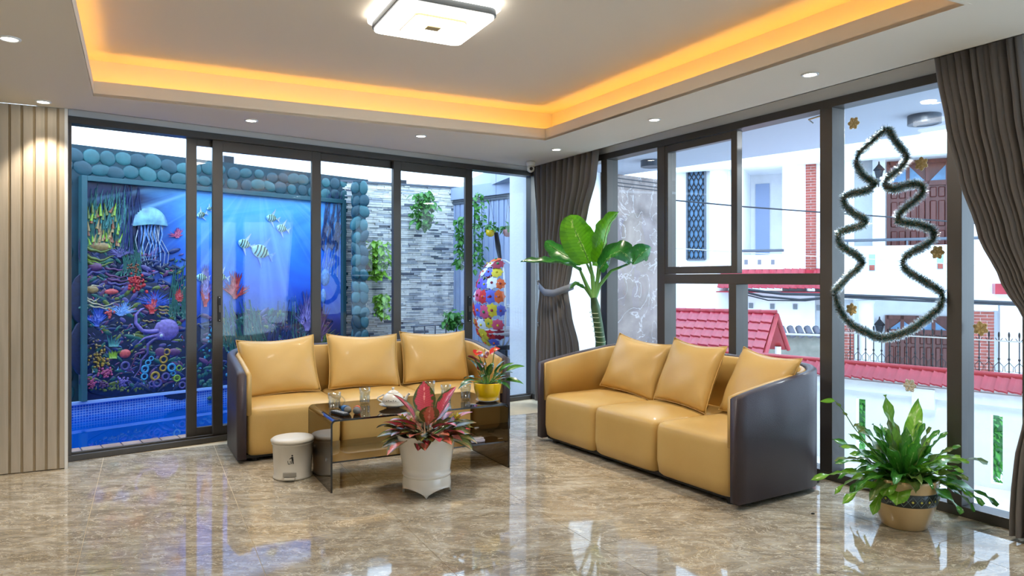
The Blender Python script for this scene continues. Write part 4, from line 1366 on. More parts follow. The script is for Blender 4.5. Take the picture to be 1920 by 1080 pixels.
def flower(c_, nrm, r_, m_):
    nrm = nrm.normalized(); a = nrm.orthogonal().normalized(); b = nrm.cross(a)
    mb = MB(); n = 24
    ring = []
    for k in range(n):
        t = 2 * PI * k / n; q = r_ * (1 + 0.13 * math.cos(8 * t))
        ring.append(c_ + (a * math.cos(t) + b * math.sin(t)) * q + nrm * 0.006)
    ring2 = []
    for k in range(n):
        t = 2 * PI * k / n; q = r_ * 0.55
        ring2.append(c_ + (a * math.cos(t) + b * math.sin(t)) * q + nrm * 0.02)
    mb.add(ring + ring2 + [c_ + nrm * 0.012], [(k, (k + 1) % n, n + (k + 1) % n, n + k) for k in range(n)] + [(n + k, n + (k + 1) % n, 2 * n) for k in range(n)])
    o = mb.build('crochet_flower', m_, egg, smooth=True)
    mb = MB(); mb.ell(c_ + nrm * 0.018, (r_ * 0.22,) * 3, 8, 5); mb.build('flower_centre', fr_.choice([fcols[3], fcols[0], fcols[7], fcols[8]]), o)
last = None
for j in range(9):
    ph = (0.16 + 0.098 * j) * PI
    w = math.sin(ph)
    n = max(2, int(round(9 * w)))
    for i in range(n):
        th = TH0 + (TH1 - TH0) * (i + 0.5 + 0.25 * (j % 2)) / (n + 0.3) 
        ph_ = ph + fr_.uniform(-0.03, 0.03)
        c_ = eggp(th, ph_); nr = Vector(((c_.x - cc.x) / rx ** 2, (c_.y - cc.y) / ry ** 2, (c_.z - cc.z) / rz_ ** 2))
        m_ = fr_.choice([q for q in fcols if q is not last]); last = m_
        flower(c_, nr, fr_.uniform(0.062, 0.088), m_)
st0, st1 = at(938, 489, YC), at(930, 436, YC)
mb = MB(); mb.tube([st0, st0.lerp(st1, 0.5), st1], [0.02, 0.034, 0.026], 8); mb.build('hanging_strap', M['rubber'], egg, smooth=True)
mb = MB(); mb.tube([st1, Vector((st1.x, st1.y, 3.3))], 0.002, 4); mb.build('hanging_cable', M['cable'], egg)
# dark round base under it
bs_ = at(965, 673, 8.9)
t = thing('garden_bench', 'dark slatted garden seat behind the corner column', 'bench', (bs_.x, bs_.y, -0.03), GB.a)
for k, z_ in enumerate((0.20, 0.30, 0.42, 0.54)):
    mb = MB(); mb.box(-0.25, 0.5, -0.15 + 0.05 * k, -0.08 + 0.05 * k, z_, z_ + 0.05); mb.build('seat_slat', M['cable'] if k != 2 else M['white_metal'], t, world=False, bevel=0.005)
for x in (-0.23, 0.45):
    mb = MB(); mb.box(x, x + 0.04, -0.1, 0.1, 0.0, 0.55); mb.build('leg', M['cable'], t, world=False)

# ------------------------------------------------------------------ street side
# our own porch slab, low boundary wall with red coping
PO = Fr(4.36, 6.43, 0.92, -1.0)          # line of the boundary wall (s grows towards the viewer)
def pk_(u, v=CY, t=0.0): return PO.px(u, v, t)
PE = Fr(*list(at(1774, 245, 1.35 * F / (CY - 245)))[:2], 0.902, -1.0)
mb = MB()
pts = [PE.w(-7.2, 0, 0), PE.w(5.5, 0, 0), GR.w(12.5, 0.115, 0), GR.w(0.1, 0.115, 0)]
mb.prism([(p.x, p.y) for p in pts], 2.75, 2.98)
struct('porch_ceiling', mb, mat('porch_soffit_paint', (176, 184, 200), 0.8), label='pale soffit of the porch outside the street windows')
mb = MB()
g0 = [GR.w(-1.0, 0.12, 0), GR.w(13, 0.12, 0), PO.w(6.0, 0.0, 0), PO.w(-7.5, 0.0, 0)]
mb.prism([(p.x, p.y) for p in g0], -0.62, -0.5)
struct('porch_floor', mb, mat('pale_porch_floor', (226, 228, 226), 0.6, var=0.04), label='pale paved strip outside the street windows')
mb = MB(); mb.box(-2, 30, 8.5, 40, -1.9, -1.8); struct('street_ground', mb, mat('street_concrete', (196, 198, 200), 0.85, var=0.08), label='pale street below')

# marble pier
MP = Fr(1.13, 9.0, 1.27, 1.0)
mb = MP.mb(); s1_ = MP.px(1246)[0]
mb.box(0.02, s1_, 0.0, 0.35, -0.5, 2.75)
t = tag(mb.build('marble_pier', M['marble']), 'brown grey marble clad wall end with white veins', 'wall'); t['kind'] = 'structure'
for v in (338, 346, 352):
    z_ = MP.px(1190, v)[1]; mb = MP.mb(); mb.box(0.02, s1_ + 0.004, -0.006, 0.0, z_ - 0.006, z_ + 0.004); mb.build('joint_line', M['cable'], t)
mb = MP.mb(); mb.box(-0.96, 0.02, 0.03, 0.38, -0.5, 2.75); struct('trim_12', mb, M['ext_white'], label='white wall left of the marble')
mb = MP.mb(); mb.box(s1_, s1_ + 0.12, 0.1, 0.35, -0.5, 2.75); struct('trim_13', mb, M['ext_white'], label='white edge right of the marble')

# lamps on the porch soffit
def porch_bulb(t, w=17):
    ld = bpy.data.lights.new('porch_bulb', 'AREA'); ld.shape = 'DISK'; ld.size = 0.18; ld.energy = w; ld.color = (0.86, 0.94, 1.0)
    lo = bpy.data.objects.new('porch_bulb', ld); COL.objects.link(lo); lo.parent = t; lo.location = (0, 0, -0.01)
def drum(u, v, label, m_body, r=0.125, h=0.075, z=2.75):
    p = onz(u, v, z)
    t = thing('porch_drum_lamp', label, 'ceiling light', (p.x, p.y, z - h), 0, 'surface lamps under the porch')
    mb = MB(); mb.lathe([(r * 0.82, 0.004), (r * 0.84, 0), (r, 0.0), (r, h)], seg=36); mb.build('drum', m_body, t, world=False, smooth=False)
    mb = MB(); mb.lathe([(0.001, 0.006), (r * 0.82, 0.006)], seg=30); mb.build('diffuser', mat('drum_diffuser', (230, 236, 244), 0.4, emit=0.6), t, world=False)
    porch_bulb(t)
    return t
drum(1733, 216, 'dark round surface lamp under the porch, at the right window', M['grey_metal'])
drum(1222, 301, 'dark round surface lamp under the porch, by the marble', M['grey_metal'])
pp = onz(1741, 190, 2.75)
t = thing('porch_downlight', 'small lit round downlight under the porch', 'downlight', (pp.x, pp.y, 2.74))
mb = MB(); mb.lathe([(0.001, 0.0), (0.05, 0.0), (0.055, 0.01)], seg=24); mb.build('lens', mat('porch_lens', (240, 246, 255), 0.4, emit=2.5), t, world=False); porch_bulb(t)

# boundary wall ------------------------------------------------------------------
sA, sB = -6.5, 3.2
slots = [pk_(1614)[0], pk_(1869)[0]]
pit = (slots[1] - slots[0])
allslots = sorted([slots[0] + pit * k for k in range(-3, 4) if sA + 0.2 < slots[0] + pit * k < sB - 0.2])
root = thing('boundary_wall', 'low white rendered boundary wall with slots and red tiled coping', 'wall', PO.w(0, 0.1, -0.5)); root['kind'] = 'structure'
zt = 0.36
sl_t = pk_(1869, 779)[1]; sl_b = pk_(1869, 908)[1]; sw_ = 0.045
cur = sA
mb = PO.mb()
for s_ in allslots + [None]:
    e_ = (s_ - sw_) if s_ is not None else sB
    mb.box(cur, e_, 0.0, 0.07, -0.5, zt)
    if s_ is not None:
        mb.box(s_ - sw_, s_ + sw_, 0.0, 0.07, sl_t, zt); mb.box(s_ - sw_, s_ + sw_, 0.0, 0.07, -0.5, sl_b)
        cur = s_ + sw_
mb.build('rendered_panel', M['ext_white'], root)
mb = PO.mb(); mb.box(sA, sB, -0.035, 0.0, pk_(1700, 742)[1], zt); mb.build('moulding', M['ext_white'], root, bevel=0.004)
for s_ in allslots:
    q = s_ + pit / 2 if s_ + pit / 2 < sB - 0.3 else None
    if q: 
        mb = PO.mb(); mb.box(q - 0.10, q + 0.10, -0.05, 0.0, pk_(1700, 762)[1], zt - 0.02); mb.build('corbel', M['ext_white'], root, bevel=0.004)
# coping tiles one by one
ct = (pk_(1640)[0] - pk_(1620)[0])
k = 0
s_ = sA
zt0, zt1 = 0.385, 0.50
def tile_mesh(w, dn, h):
    mb = MB()
    # curved pan tile sloping towards -y
    vs_, fs = [], []
    n = 6
    for j, (y, z) in enumerate(((0, h), (-dn * 0.5, h * 0.5), (-dn, 0.0))):
        for i in range(n + 1):
            x = w * i / n
            vs_.append((x, y, z + 0.026 * (1 if i == 0 else (0.5 if i == 1 else 0.1)) + 0.012 * math.sin(PI * i / n)))
    m_ = len(vs_)
    vs_ += [(v_[0], v_[1], v_[2] - 0.014) for v_ in vs_]
    for j in range(2):
        for i in range(n):
            a = j * (n + 1) + i
            fs += [(a, a + n + 1, a + n + 2, a + 1), (m_ + a, m_ + a + 1, m_ + a + n + 2, m_ + a + n + 1)]
    for i in range(n):
        a = 2 * (n + 1) + i; fs.append((a, m_ + a, m_ + a + 1, a + 1))
    for j in range(2):
        a = j * (n + 1); fs.append((a, m_ + a, m_ + a + n + 1, a + n + 1)); a += n; fs.append((a, a + n + 1, m_ + a + n + 1, m_ + a))
    mb.add(vs_, fs)
    return mb
tl = tile_mesh(ct * 0.99, 0.14, 0.115).mesh('coping_tile', M['red_tile'])
while s_ < sB:
    o = bpy.data.objects.new('coping_tile', tl); COL.objects.link(o); o.parent = root
    o.matrix_parent_inverse = Matrix.Identity(4)
    o.location = wm(root).inverted() @ PO.w(s_, 0.06, zt0); o.rotation_euler = (0, 0, PO.a)
    s_ += ct
mb = PO.mb(); mb.box(sA, sB, -0.02, 0.17, zt, zt0 + 0.03); mb.build('coping_bed', M['ext_white'], root)
mb = PO.mb(); mb.tube([PO.M.inverted() @ PO.w(sA, 0.08, zt1 + 0.01), PO.M.inverted() @ PO.w(sB, 0.08, zt1 + 0.01)], 0.035, 8); mb.build('coping_ridge', M['red_trim'], root, smooth=True)
# spiked railing
rail = thing('spiked_railing', 'white and dark spiked iron railing standing on the red tiled coping', 'railing', PO.w(0, 0.1, zt1 + 0.03))
zr = pk_(1700, 631)[1]
s0_ = pk_(1545)[0]
mb = PO.mb(); mb.box(s0_, sB, 0.09, 0.102, zr - 0.006, zr + 0.006); mb.build('top_bar', M['pale_iron'], rail)
mb = PO.mb(); mb.box(s0_, sB, 0.09, 0.102, zt1 + 0.02, zt1 + 0.035); mb.build('bottom_bar', M['iron'], rail)
bar = MB()
hb = zr - zt1
bar.tube([(0, 0, 0.01), (0, 0, hb + 0.045)], 0.0055, 5)
bar.ell((0, 0, hb + 0.055), (0.009, 0.005, 0.03), 6, 5)
bar.ell((0, 0, hb * 0.5), (0.011, 0.011, 0.014), 6, 5)
for sg in (-1, 1):
    bar.tube([(0, 0, hb * 0.1 + 0.02), (sg * 0.03, 0, hb * 0.16), (sg * 0.034, 0, hb * 0.3), (0, 0, hb * 0.42)], 0.003, 4)
    bar.tube([(0, 0, hb * 0.9 + 0.02), (sg * 0.022, 0, hb * 0.96 + 0.03), (sg * 0.028, 0, hb * 0.9 + 0.06)], 0.003, 4)
bm_ = bar.mesh('railing_bar', M['iron'])
stp = pk_(1700)[0] - pk_(1684)[0]
s_ = s0_
while s_ < sB:
    o = bpy.data.objects.new('railing_bar', bm_); COL.objects.link(o); o.parent = rail
    o.location = wm(rail).inverted() @ PO.w(s_, 0.096, zt1); o.rotation_euler = (0, 0, PO.a)
    s_ += stp
# shrubs seen through the slots
for k, (u_, v_) in enumerate(((1614, 775), (1869, 840))):
    dp = at(u_, v_, 1.0); Ys = PO.w(slots[k], 0.16, 0).y + 0.35
    c_ = at(u_, v_, Ys); nm_ = ('left', 'right')[k]
    mb = MB(); foliage(mb, c_ + Vector((0, 0.12, 0)), (0.26, 0.16, 0.42), 520, 0.09, 30 + k)
    t = thing('green_shrub', 'green shrub glimpsed through the %s slot of the boundary wall' % nm_, 'shrub', (c_.x, c_.y + 0.12, -1.2))
    o = mb.build('foliage', M['leafgreen'], t); o['kind'] = 'stuff'
    mb = MB(); mb.ell(c_ + Vector((0, 0.14, 0)), (0.2, 0.1, 0.36), 10, 8); mb.tube([(c_.x, c_.y + 0.12, -1.2), (c_.x, c_.y + 0.12, c_.z)], 0.02, 6); mb.build('inner_branches', M['darkgreen'], t)

# little red gable roof ------------------------------------------------------------
AP = at(1453, 588, 11.0)
RD = Vector((-0.846, 0.533, 0)).normalized()       # along the ridge, away from the gable end
DN = Vector((-0.533, -0.846, 0)).normalized()      # down the slope facing us
gate = thing('gable_roof', 'small red tiled gable roof over the street gate', 'roof', (AP.x - 0.9, AP.y, AP.z - 0.55)); 
ang = math.atan2(-RD.y, -RD.x)
n_c, n_r = 17, 5
tw, td = 0.165, 0.20
sl = 0.70
tmesh = tile_mesh(tw * 0.97, td * 1.15, td * 1.15 * sl * 0.80).mesh('roof_tile', M['red_tile'])
for r_ in range(n_r):
    for c_ in range(n_c):
        o = bpy.data.objects.new('roof_tile', tmesh); COL.objects.link(o); o.parent = gate
        dn = r_ * td * 0.82
        p = AP + RD * ((c_ + 1) * tw) + DN * dn + Vector((0, 0, -sl * dn - td * 1.15 * sl * 0.80 + 0.0))
        o.location = p - Vector(gate.location); o.rotation_euler = (0, 0, ang)
mb = MB()
dd = n_r * td * 0.82
a = AP + Vector((0, 0, -0.05)); b = a + DN * dd + Vector((0, 0, -sl * dd)); c = a - DN * dd + Vector((0, 0, -sl * dd))
e = RD * (n_c * tw)
mb.add([a, b, b + e, a + e, c, c + e], [(0, 1, 2, 3), (0, 3, 5, 4)]); mb.build('roof_deck', M['red_trim'], gate, solid=0.02)
for q in (b, c):
    mb = MB(); d_ = (q - a).normalized(); o_ = Vector((0, 0, 0.03))
    mb.tube([a + o_ - RD * 0.03, q + o_ - RD * 0.03 + d_ * 0.05], 0.036, 8); mb.build('verge_trim', M['red_trim'], gate, smooth=True)
for k in range(12):
    p0 = AP + RD * (k * 0.24 - 0.03) + Vector((0, 0, 0.015)); p1 = p0 + RD * 0.25
    mb = MB(); mb.tube([p0, p1], [0.045, 0.038], 8); mb.build('ridge_tile', M['red_trim'], gate, smooth=True)
for q in (b, c):
    for z_ in (0.1, e.length * 0.9):
        p0 = q * 0.86 + a * 0.14 + RD * z_
        mb = MB(); mb.tube([p0 + Vector((0, 0, -0.03)), Vector((p0.x, p0.y, -1.8))], 0.05, 8); mb.build('gate_post', M['ext_white'], gate)

# low grey wall with tile coping behind the gable
GW = Fr(*list(at(1420, CY, 13.0))[:2], 1.0, -0.12)
mb = GW.mb(); mb.box(-1.5, GW.px(1556)[0], 0.0, 0.2, -1.8, GW.px(1500, 626)[1])
gw = tag(mb.build('street_wall', mat('weathered_olive_wall', (134, 132, 122), 0.9, var=0.2)), 'weathered grey wall with dark tiled top behind the red gable', 'wall'); gw['kind'] = 'structure'
tl2 = None
zz = GW.px(1500, 626)[1]
for k in range(int((GW.px(1556)[0] + 1.5) / 0.15)):
    mb = GW.mb(); mb.tube([(-1.5 + k * 0.15, -0.12, zz - 0.02), (-1.5 + k * 0.15, 0.1, zz + 0.10)], 0.06, 8); mb.build('coping_tile', mat('dark_clay_tile', (92, 92, 102), 0.7), gw, smooth=True)
mb = GW.mb(); mb.tube([(-0.4, -0.3, GW.px(1500, 622)[1]), (GW.px(1560)[0], -0.3, GW.px(1540, 627)[1])], 0.02, 6); mb.build('white_pipe', M['pale_iron'], gw)

# opposite house ---------------------------------------------------------------------
FA = Fr(8.0, 15.0, 0.894, -0.447)
house = thing('opposite_house', 'white two storey house across the street with brick piers and balconies', 'building', FA.w(0, 0.5, -1.8))
def hb_(name, m, u0, v0, u1, v1, t0, t1, parent=house, bevel=0.0):
    mb = FA.mb(); FA.pbox(mb, u0, v0, u1, v1, t0, t1); return mb.build(name, m, parent, bevel=bevel)
W_ = M['ext_white']
def hs(u, t=0.0): return FA.px(u, CY, t)[0]
def hz_(u, v, t=0.0): return FA.px(u, v, t)[1]
def hbox(name, m, s0, s1, t0, t1, z0, z1, parent=house, bevel=0.0):
    mb = FA.mb(); mb.box(s0, s1, t0, t1, z0, z1); return mb.build(name, m, parent, bevel=bevel)
ZT = 6.2
# lower wall, left part, its square vents being plates in shadow grey
z_low = hz_(1460, 545)
hbox('lower_wall', W_, hs(1225), hs(1600), 0.0, 0.3, -1.8, z_low)
hbox('upper_wall', W_, hs(1225), hs(1352), 0.0, 0.3, z_low, ZT)
# lattice window
lw = hb_('lattice_window', M['blue_shutter'], 1289, 316, 1323, 487, -0.01, 0.05)
mb = FA.mb()
a0, a1, z0, z1 = hs(1289), hs(1323), hz_(1306, 487), hz_(1306, 316)
nx = 4; pw = (a1 - a0) / nx; ph = pw * 2.3
for i in range(nx + 1):
    for sg in (-1, 1):
        pts = []; zz = z0; k = 0
        while zz <= z1:
            x = a0 + i * pw + sg * pw / 2 * math.sin(PI * (zz - z0) / ph); pts.append((max(a0, min(a1, x)), -0.05, zz)); zz += ph / 6
        mb.tube(pts, 0.013, 4)
mb.build('lattice_grille', M['iron'], lw)
mb = FA.mb()
for q in ((a0, a1, z0 - 0.02, z0 + 0.02), (a0, a1, z1 - 0.02, z1 + 0.02), (a0 - 0.02, a0 + 0.02, z0, z1), (a1 - 0.02, a1 + 0.02, z0, z1)): mb.box(q[0], q[1], -0.07, -0.02, q[2], q[3])
mb.build('grille_border', M['grey_metal'], lw)
# round corner column and wall return
mb = MB(); c_ = FA.w(hs(1347), 0.05, 0); mb.lathe([(0.22, -1.8), (0.22, ZT)], (c_.x, c_.y, 0), 24); mb.build('round_column', W_, house, smooth=True)
hbox('recess_back_wall', W_, hs(1352), hs(1600), 1.3, 1.5, z_low, ZT)
hbox('recess_side_wall', W_, hs(1366), hs(1392), 0.12, 1.3, z_low, ZT)
hbox('balcony_soffit', W_, hs(1352), hs(1545), -0.1, 1.3, hz_(1450, 312), hz_(1450, 312) + 0.2)
hbox('roof_fascia', W_, hs(1225), hs(2100), -0.35, -0.1, hz_(1450, 312) - 0.02, ZT)
hbox('wall_pier', W_, hs(1467), hs(1512), -0.02, 0.9, z_low, ZT)
hbox('inner_door', mat('pale_blue_balcony_door', (150, 170, 206), 0.4), hs(1416, 1.2), hs(1442, 1.2), 1.26, 1.3, hz_(1430, 480, 1.3), hz_(1430, 345, 1.3))
# balcony parapet with plates of painted shadow for its square holes
zb0, zb1 = hz_(1430, 505), hz_(1430, 478)
par = hbox('balcony_parapet', W_, hs(1390), hs(1468), -0.05, 0.08, zb0, zb1)
for u in (1399.5, 1424.5, 1449.5):
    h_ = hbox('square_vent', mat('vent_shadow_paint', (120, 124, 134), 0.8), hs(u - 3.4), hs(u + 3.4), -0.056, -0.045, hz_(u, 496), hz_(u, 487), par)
mb = FA.mb(); mb.tube([(hs(1390), -0.02, hz_(1430, 470)), (hs(1470), -0.02, hz_(1430, 470))], 0.03, 8); mb.build('balcony_rail', M['grey_metal'], house, smooth=True)
# brick piers with separate courses
def brick_pier(u0, u1, v0, v1, t0, t1, cap=False):
    s0, s1 = hs(u0), hs(u1); z0, z1 = hz_((u0 + u1) / 2, v1), hz_((u0 + u1) / 2, v0)
    core = hbox('brick_pier', M['mortar'], s0 + 0.01, s1 - 0.01, t0 + 0.01, t1, z0, z1)
    mb = FA.mb(); z_ = z0; row = 0
    bh = 0.062
    while z_ + bh <= z1 + 0.01:
        x = s0 - (0.11 if row % 2 else 0)
        while x < s1:
            mb.box(max(s0, x), min(s1, x + 0.21), t0, t0 + 0.05, z_, z_ + bh - 0.012); x += 0.222
        for tt in (0,):
            mb.box(s1 - 0.005, s1 + 0.004, t0, t1 - 0.02, z_, z_ + bh - 0.012)
        z_ += bh; row += 1
    o = mb.build('bricks', M['brick'], core); o['kind'] = 'stuff'
    if cap: hbox('pier_cap', W_, s0 - 0.05, s1 + 0.06, t0 - 0.05, t1 + 0.03, z1, z1 + 0.13, core)
brick_pier(1511, 1530, 300, 512, -0.06, 0.3)
brick_pier(1560, 1601, 605, 720, -0.25, 0.1)
brick_pier(1820, 1856, 580, 720, -0.5, -0.2, True)
# red eave between the floors
ev = hbox('eave_deck', M['red_trim'], hs(1352), hs(1560), -0.62, 0.0, hz_(1450, 548), hz_(1450, 546))
em = tile_mesh(0.15, 0.32, 0.22).mesh('eave_tile', M['red_tile'])
s_ = hs(1354)
while s_ < hs(1558):
    for r_ in range(2):
        o = bpy.data.objects.new('eave_tile', em); COL.objects.link(o); o.parent = house
        o.location = FA.w(s_, -0.02 - r_ * 0.27, hz_(1450, 505) - 0.22 - r_ * 0.2) - Vector(house.location); o.rotation_euler = (0, 0, FA.a)
    s_ += 0.152
# lower square vents: flat plates, the shade of the openings painted grey
for u, v in ((1408, 573), (1448, 574.5), (1491, 575), (1535, 577)):
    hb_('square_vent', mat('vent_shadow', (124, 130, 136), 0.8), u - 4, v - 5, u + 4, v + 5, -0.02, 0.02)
# right part: upper wall with carved doors, parapet, lower porch
sx0, sx1 = hs(1600), hs(2100)
hbox('upper_wall', W_, hs(1528), hs(1602), 0.0, 0.3, -1.8, ZT)
hbox('upper_wall', W_, hs(1600, 0.6), hs(2200, 0.6), 0.6, 0.9, hz_(1700, 560), ZT)
hbox('upper_pier', W_, hs(1572), hs(1602), -0.1, 0.6, hz_(1600, 560), ZT)
hbox('upper_pier', W_, hs(1822), hs(1905), -0.15, 0.6, hz_(1860, 560), ZT)
hbox('wall_column', W_, hs(1636), hs(1660), 0.1, 0.6, hz_(1650, 560), ZT)
hbox('balcony_slab', W_, hs(1560), hs(2200), -0.5, 0.9, hz_(1700, 561), hz_(1700, 545))
bp_ = hbox('balcony_parapet', W_, hs(1560), hs(2200), -0.55, -0.4, hz_(1700, 556), hz_(1700, 462))
for u, v in ((1635, 493), (1763, 490)):
    hb_('square_vent', mat('pale_vent', (150, 196, 226), 0.6), u - 6, v - 16, u + 6, v + 15, -0.57, -0.54, bp_)
    hb_('vent_brick', M['brick'], u - 5, v + 4, u + 5, v + 14, -0.58, -0.56, bp_)
mb = FA.mb(); mb.tube([(hs(1580), -0.5, hz_(1700, 451)), (hs(2200), -0.5, hz_(1700, 451))], 0.03, 8); mb.build('balcony_rail', M['grey_metal'], house, smooth=True)
for k in range(9):
    s_ = hs(1590) + k * 1.1; mb = FA.mb(); mb.tube([(s_, -0.5, hz_(1700, 462)), (s_, -0.5, hz_(1700, 451))], 0.02, 6); mb.build('rail_post', M['grey_metal'], house)
def carved_door(u0, v0, u1, v1, t0, n_leaf, transom, nm):
    s0, s1 = hs(u0, t0), hs(u1, t0); z0, z1 = hz_((u0 + u1) / 2, v1, t0), hz_((u0 + u1) / 2, v0, t0)
    d = hbox(nm, M['dark_wood'], s0, s1, t0, t0 + 0.08, z0, z1)
    zt_ = z1 - (z1 - z0) * transom
    w = (s1 - s0) / n_leaf
    mb = FA.mb()
    for k in range(n_leaf + 1): mb.box(s0 + k * w - 0.035, s0 + k * w + 0.035, t0 - 0.05, t0, z0, z1)
    mb.box(s0, s1, t0 - 0.05, t0, zt_ - 0.05, zt_ + 0.05); mb.box(s0, s1, t0 - 0.05, t0, z1 - 0.08, z1)
    mb.build('door_frame', M['dark_wood'], d)
    H_ = zt_ - z0
    for k in range(n_leaf):
        for (f0, f1) in ((0.05, 0.3), (0.36, 0.74), (0.79, 0.94)):
            for hf in (0.12, 0.54):
                mb = FA.mb(); mb.box(s0 + (k + hf) * w, s0 + (k + hf + 0.34) * w, t0 - 0.035, t0, z0 + H_ * f0, z0 + H_ * f1)
                mb.build('raised_panel', M['dark_wood'], d, bevel=0.02, seg=1)
    for k in range(0, n_leaf, 2):
        mb = FA.mb(); x0, x1 = s0 + k * w + 0.05, s0 + (k + 2) * w - 0.05; zm = (zt_ + z1) / 2
        mb.add([(x0, t0 - 0.03, zt_ + 0.05), (x1, t0 - 0.03, zt_ + 0.05), ((x0 + x1) / 2, t0 - 0.03, z1 - 0.1)], [(0, 1, 2)]); mb.build('transom_glass', M['blue_shutter'], d, solid=0.01)
carved_door(1666, 299, 1815, 470, 0.58, 4, 0.26, 'carved_door')
# lower porch
hbox('lower_wall', W_, hs(1600, 0.6), hs(2200, 0.6), 0.6, 0.9, -1.8, hz_(1700, 556))
carved_door(1663, 592, 1780, 730, 0.58, 4, 0.22, 'garage_door')
mb = MB(); c_ = FA.w(hs(1624), -0.1, 0); mb.lathe([(0.15, -1.8), (0.15, hz_(1624, 562) - 0.1), (0.2, hz_(1624, 562))], (c_.x, c_.y, 0), 24); mb.build('round_column', W_, house, smooth=True)
hbox('lower_pier', W_, hs(1872), hs(2150), -0.2, 0.6, -1.8, hz_(1700, 556))
def lantern(u, v, t0):
    p = FA.w(hs(u, t0), t0, hz_(u, v, t0))
    mb = MB(); mb.lathe([(0.02, -0.24), (0.05, -0.2), (0.09, 0.0), (0.12, 0.02), (0.02, 0.14), (0.01, 0.2)], p + Vector((-0.05, -0.12, 0)), 8)
    mb.tube([p + Vector((-0.05, -0.12, -0.2)), p + Vector((0, 0, -0.34)), p + Vector((0, 0, -0.1))], 0.015, 5)
    mb.build('wall_lantern', M['iron'], house)
lantern(1647, 322, 0.1); lantern(1648, 610, 0.6)
pd = FA.w(hs(1718, 0.1), 0.1, hz_(1718, 262, 0.1))
hbox('upper_soffit', W_, hs(1545), hs(2200), -0.1, 0.6, hz_(1718, 258, 0.1), hz_(1718, 258, 0.1) + 0.15)
mb = MB(); mb.lathe([(0.001, -0.16), (0.10, -0.13), (0.17, -0.06), (0.19, 0.0)], pd, 20); mb.build('dome_lamp', mat('pale_dome_lamp', (150, 160, 170), 0.4), house, smooth=True)
# small red roof seen at the far right
mb = FA.mb(); FA.pbox(mb, 1866, 532, 1960, 552, -0.9, -0.3); mb.build('side_eave', M['red_tile'], house)
# chair on the upper balcony is too small to read; cables across the street
def cable(label, pts, r, Y=12.0, m=M['cable']):
    ps = [at(u, v, Y) for u, v in pts]; q = []
    for i in range(len(ps) - 1):
        for k in range(5): q.append(ps[i].lerp(ps[i + 1], k / 5))
    q.append(ps[-1])
    for p in q: pass
    mb = MB(); mb.tube(q, r, 6)
    return tag(mb.build('street_cable', m, smooth=True), label, 'cable', 'cables across the street')
cable('black street cable crossing the lattice window', [(1180, 366), (1258, 375), (1400, 388), (1525, 397), (1700, 409), (2000, 432)], 0.013)
cable('thin pale street cable below the lattice window end', [(1180, 461), (1258, 465), (1400, 474), (1600, 484), (1800, 496), (2000, 506)], 0.008, m=M['pale_iron'])
cable('black street cable resting along the porch edge of the white house', [(1380, 541), (1470, 551), (1573, 553), (1700, 558), (1830, 565), (2000, 572)], 0.028)
cable('sagging black street cable above the square vents', [(1380, 543), (1430, 556), (1500, 562), (1573, 557), (1700, 563), (1830, 569), (2000, 575)], 0.02)
cable('lowest sagging street cable above the square vents', [(1380, 548), (1440, 563), (1510, 564), (1573, 556)], 0.012)

# ------------------------------------------------------------------ curtains
def interp(tab, z):
    if z >= tab[0][0]: return tab[0][1]
    for (z0, a), (z1, b) in zip(tab, tab[1:]):
        if z >= z1:
            k = (z0 - z) / (z0 - z1); k = k * k * (3 - 2 * k) * 0.5 + k * 0.5
            return a + (b - a) * k
    return tab[-1][1]
def curtain(left, right, folds, amp, t0, m, name, parent, seed=1, ztop=None, zbot=None, sub=14):
    """left/right: lists of (u, v) pixel points on the plane t0 describing the two edges"""
    L_ = sorted([(GR.px(u, v, t0)[1], GR.px(u, v, t0)[0]) for u, v in left], reverse=True)
    R_ = sorted([(GR.px(u, v, t0)[1], GR.px(u, v, t0)[0]) for u, v in right], reverse=True)
    zt = ztop if ztop is not None else L_[0][0]; zb = zbot if zbot is not None else L_[-1][0]
    r_ = random.Random(seed); ph = [r_.uniform(-0.5, 0.5) for _ in range(folds + 1)]; am = [r_.uniform(0.6, 1.2) for _ in range(folds + 1)]
    w0 = abs(interp(R_, zt) - interp(L_, zt))
    def fn(x, y):
        z = zt + (zb - zt) * y
        a, b = interp(L_, z), interp(R_, z)
        s_ = a + (b - a) * x
        k = x * folds; i = min(folds - 1, int(k)); f = k - i
        A = amp * (am[i] * (1 - f) + am[i + 1] * f) * (0.55 + 0.45 * min(1, abs(b - a) / w0))
        p_ = ph[i] * (1 - f) + ph[i + 1] * f
        tt = t0 + A * math.sin(2 * PI * (k + p_ * 0.35)) + A * 0.25 * math.sin(4 * PI * k + 3 * y)
        tt = min(tt, -0.035)
        s_ += A * 0.35 * math.cos(2 * PI * k)
        return GR.w(s_, tt, z)
    mb = MB(); mb.grid(fn, folds * sub, 44)
    return mb.build(name, m, parent, smooth=True)
t = thing('curtain', 'grey pleated curtain tied back in the room corner', 'curtain', GR.w(0.9, -0.12, 0.02), 0, 'tied back curtains')
Lc = [(1003, 300), (1003, 330), (1008, 420), (1012, 500), (1014, 545), (1010, 590), (1006, 650), (1004, 735)]
Rc = [(1122, 280), (1117, 330), (1100, 400), (1084, 460), (1070, 510), (1063, 545), (1070, 590), (1084, 650), (1092, 755)]
curtain(Lc, Rc, 11, 0.045, -0.11, M['curtain'], 'pleated_panel', t, 3, ztop=2.84, zbot=0.03)
tb = [GR.w(GR.px(u, v, -0.12)[0], -0.11 + tt, GR.px(u, v, -0.12)[1]) for u, v, tt in ((1008, 528, 0.04), (1016, 536, -0.05), (1032, 548, -0.085), (1048, 550, -0.085), (1062, 543, -0.04), (1067, 536, 0.05))]
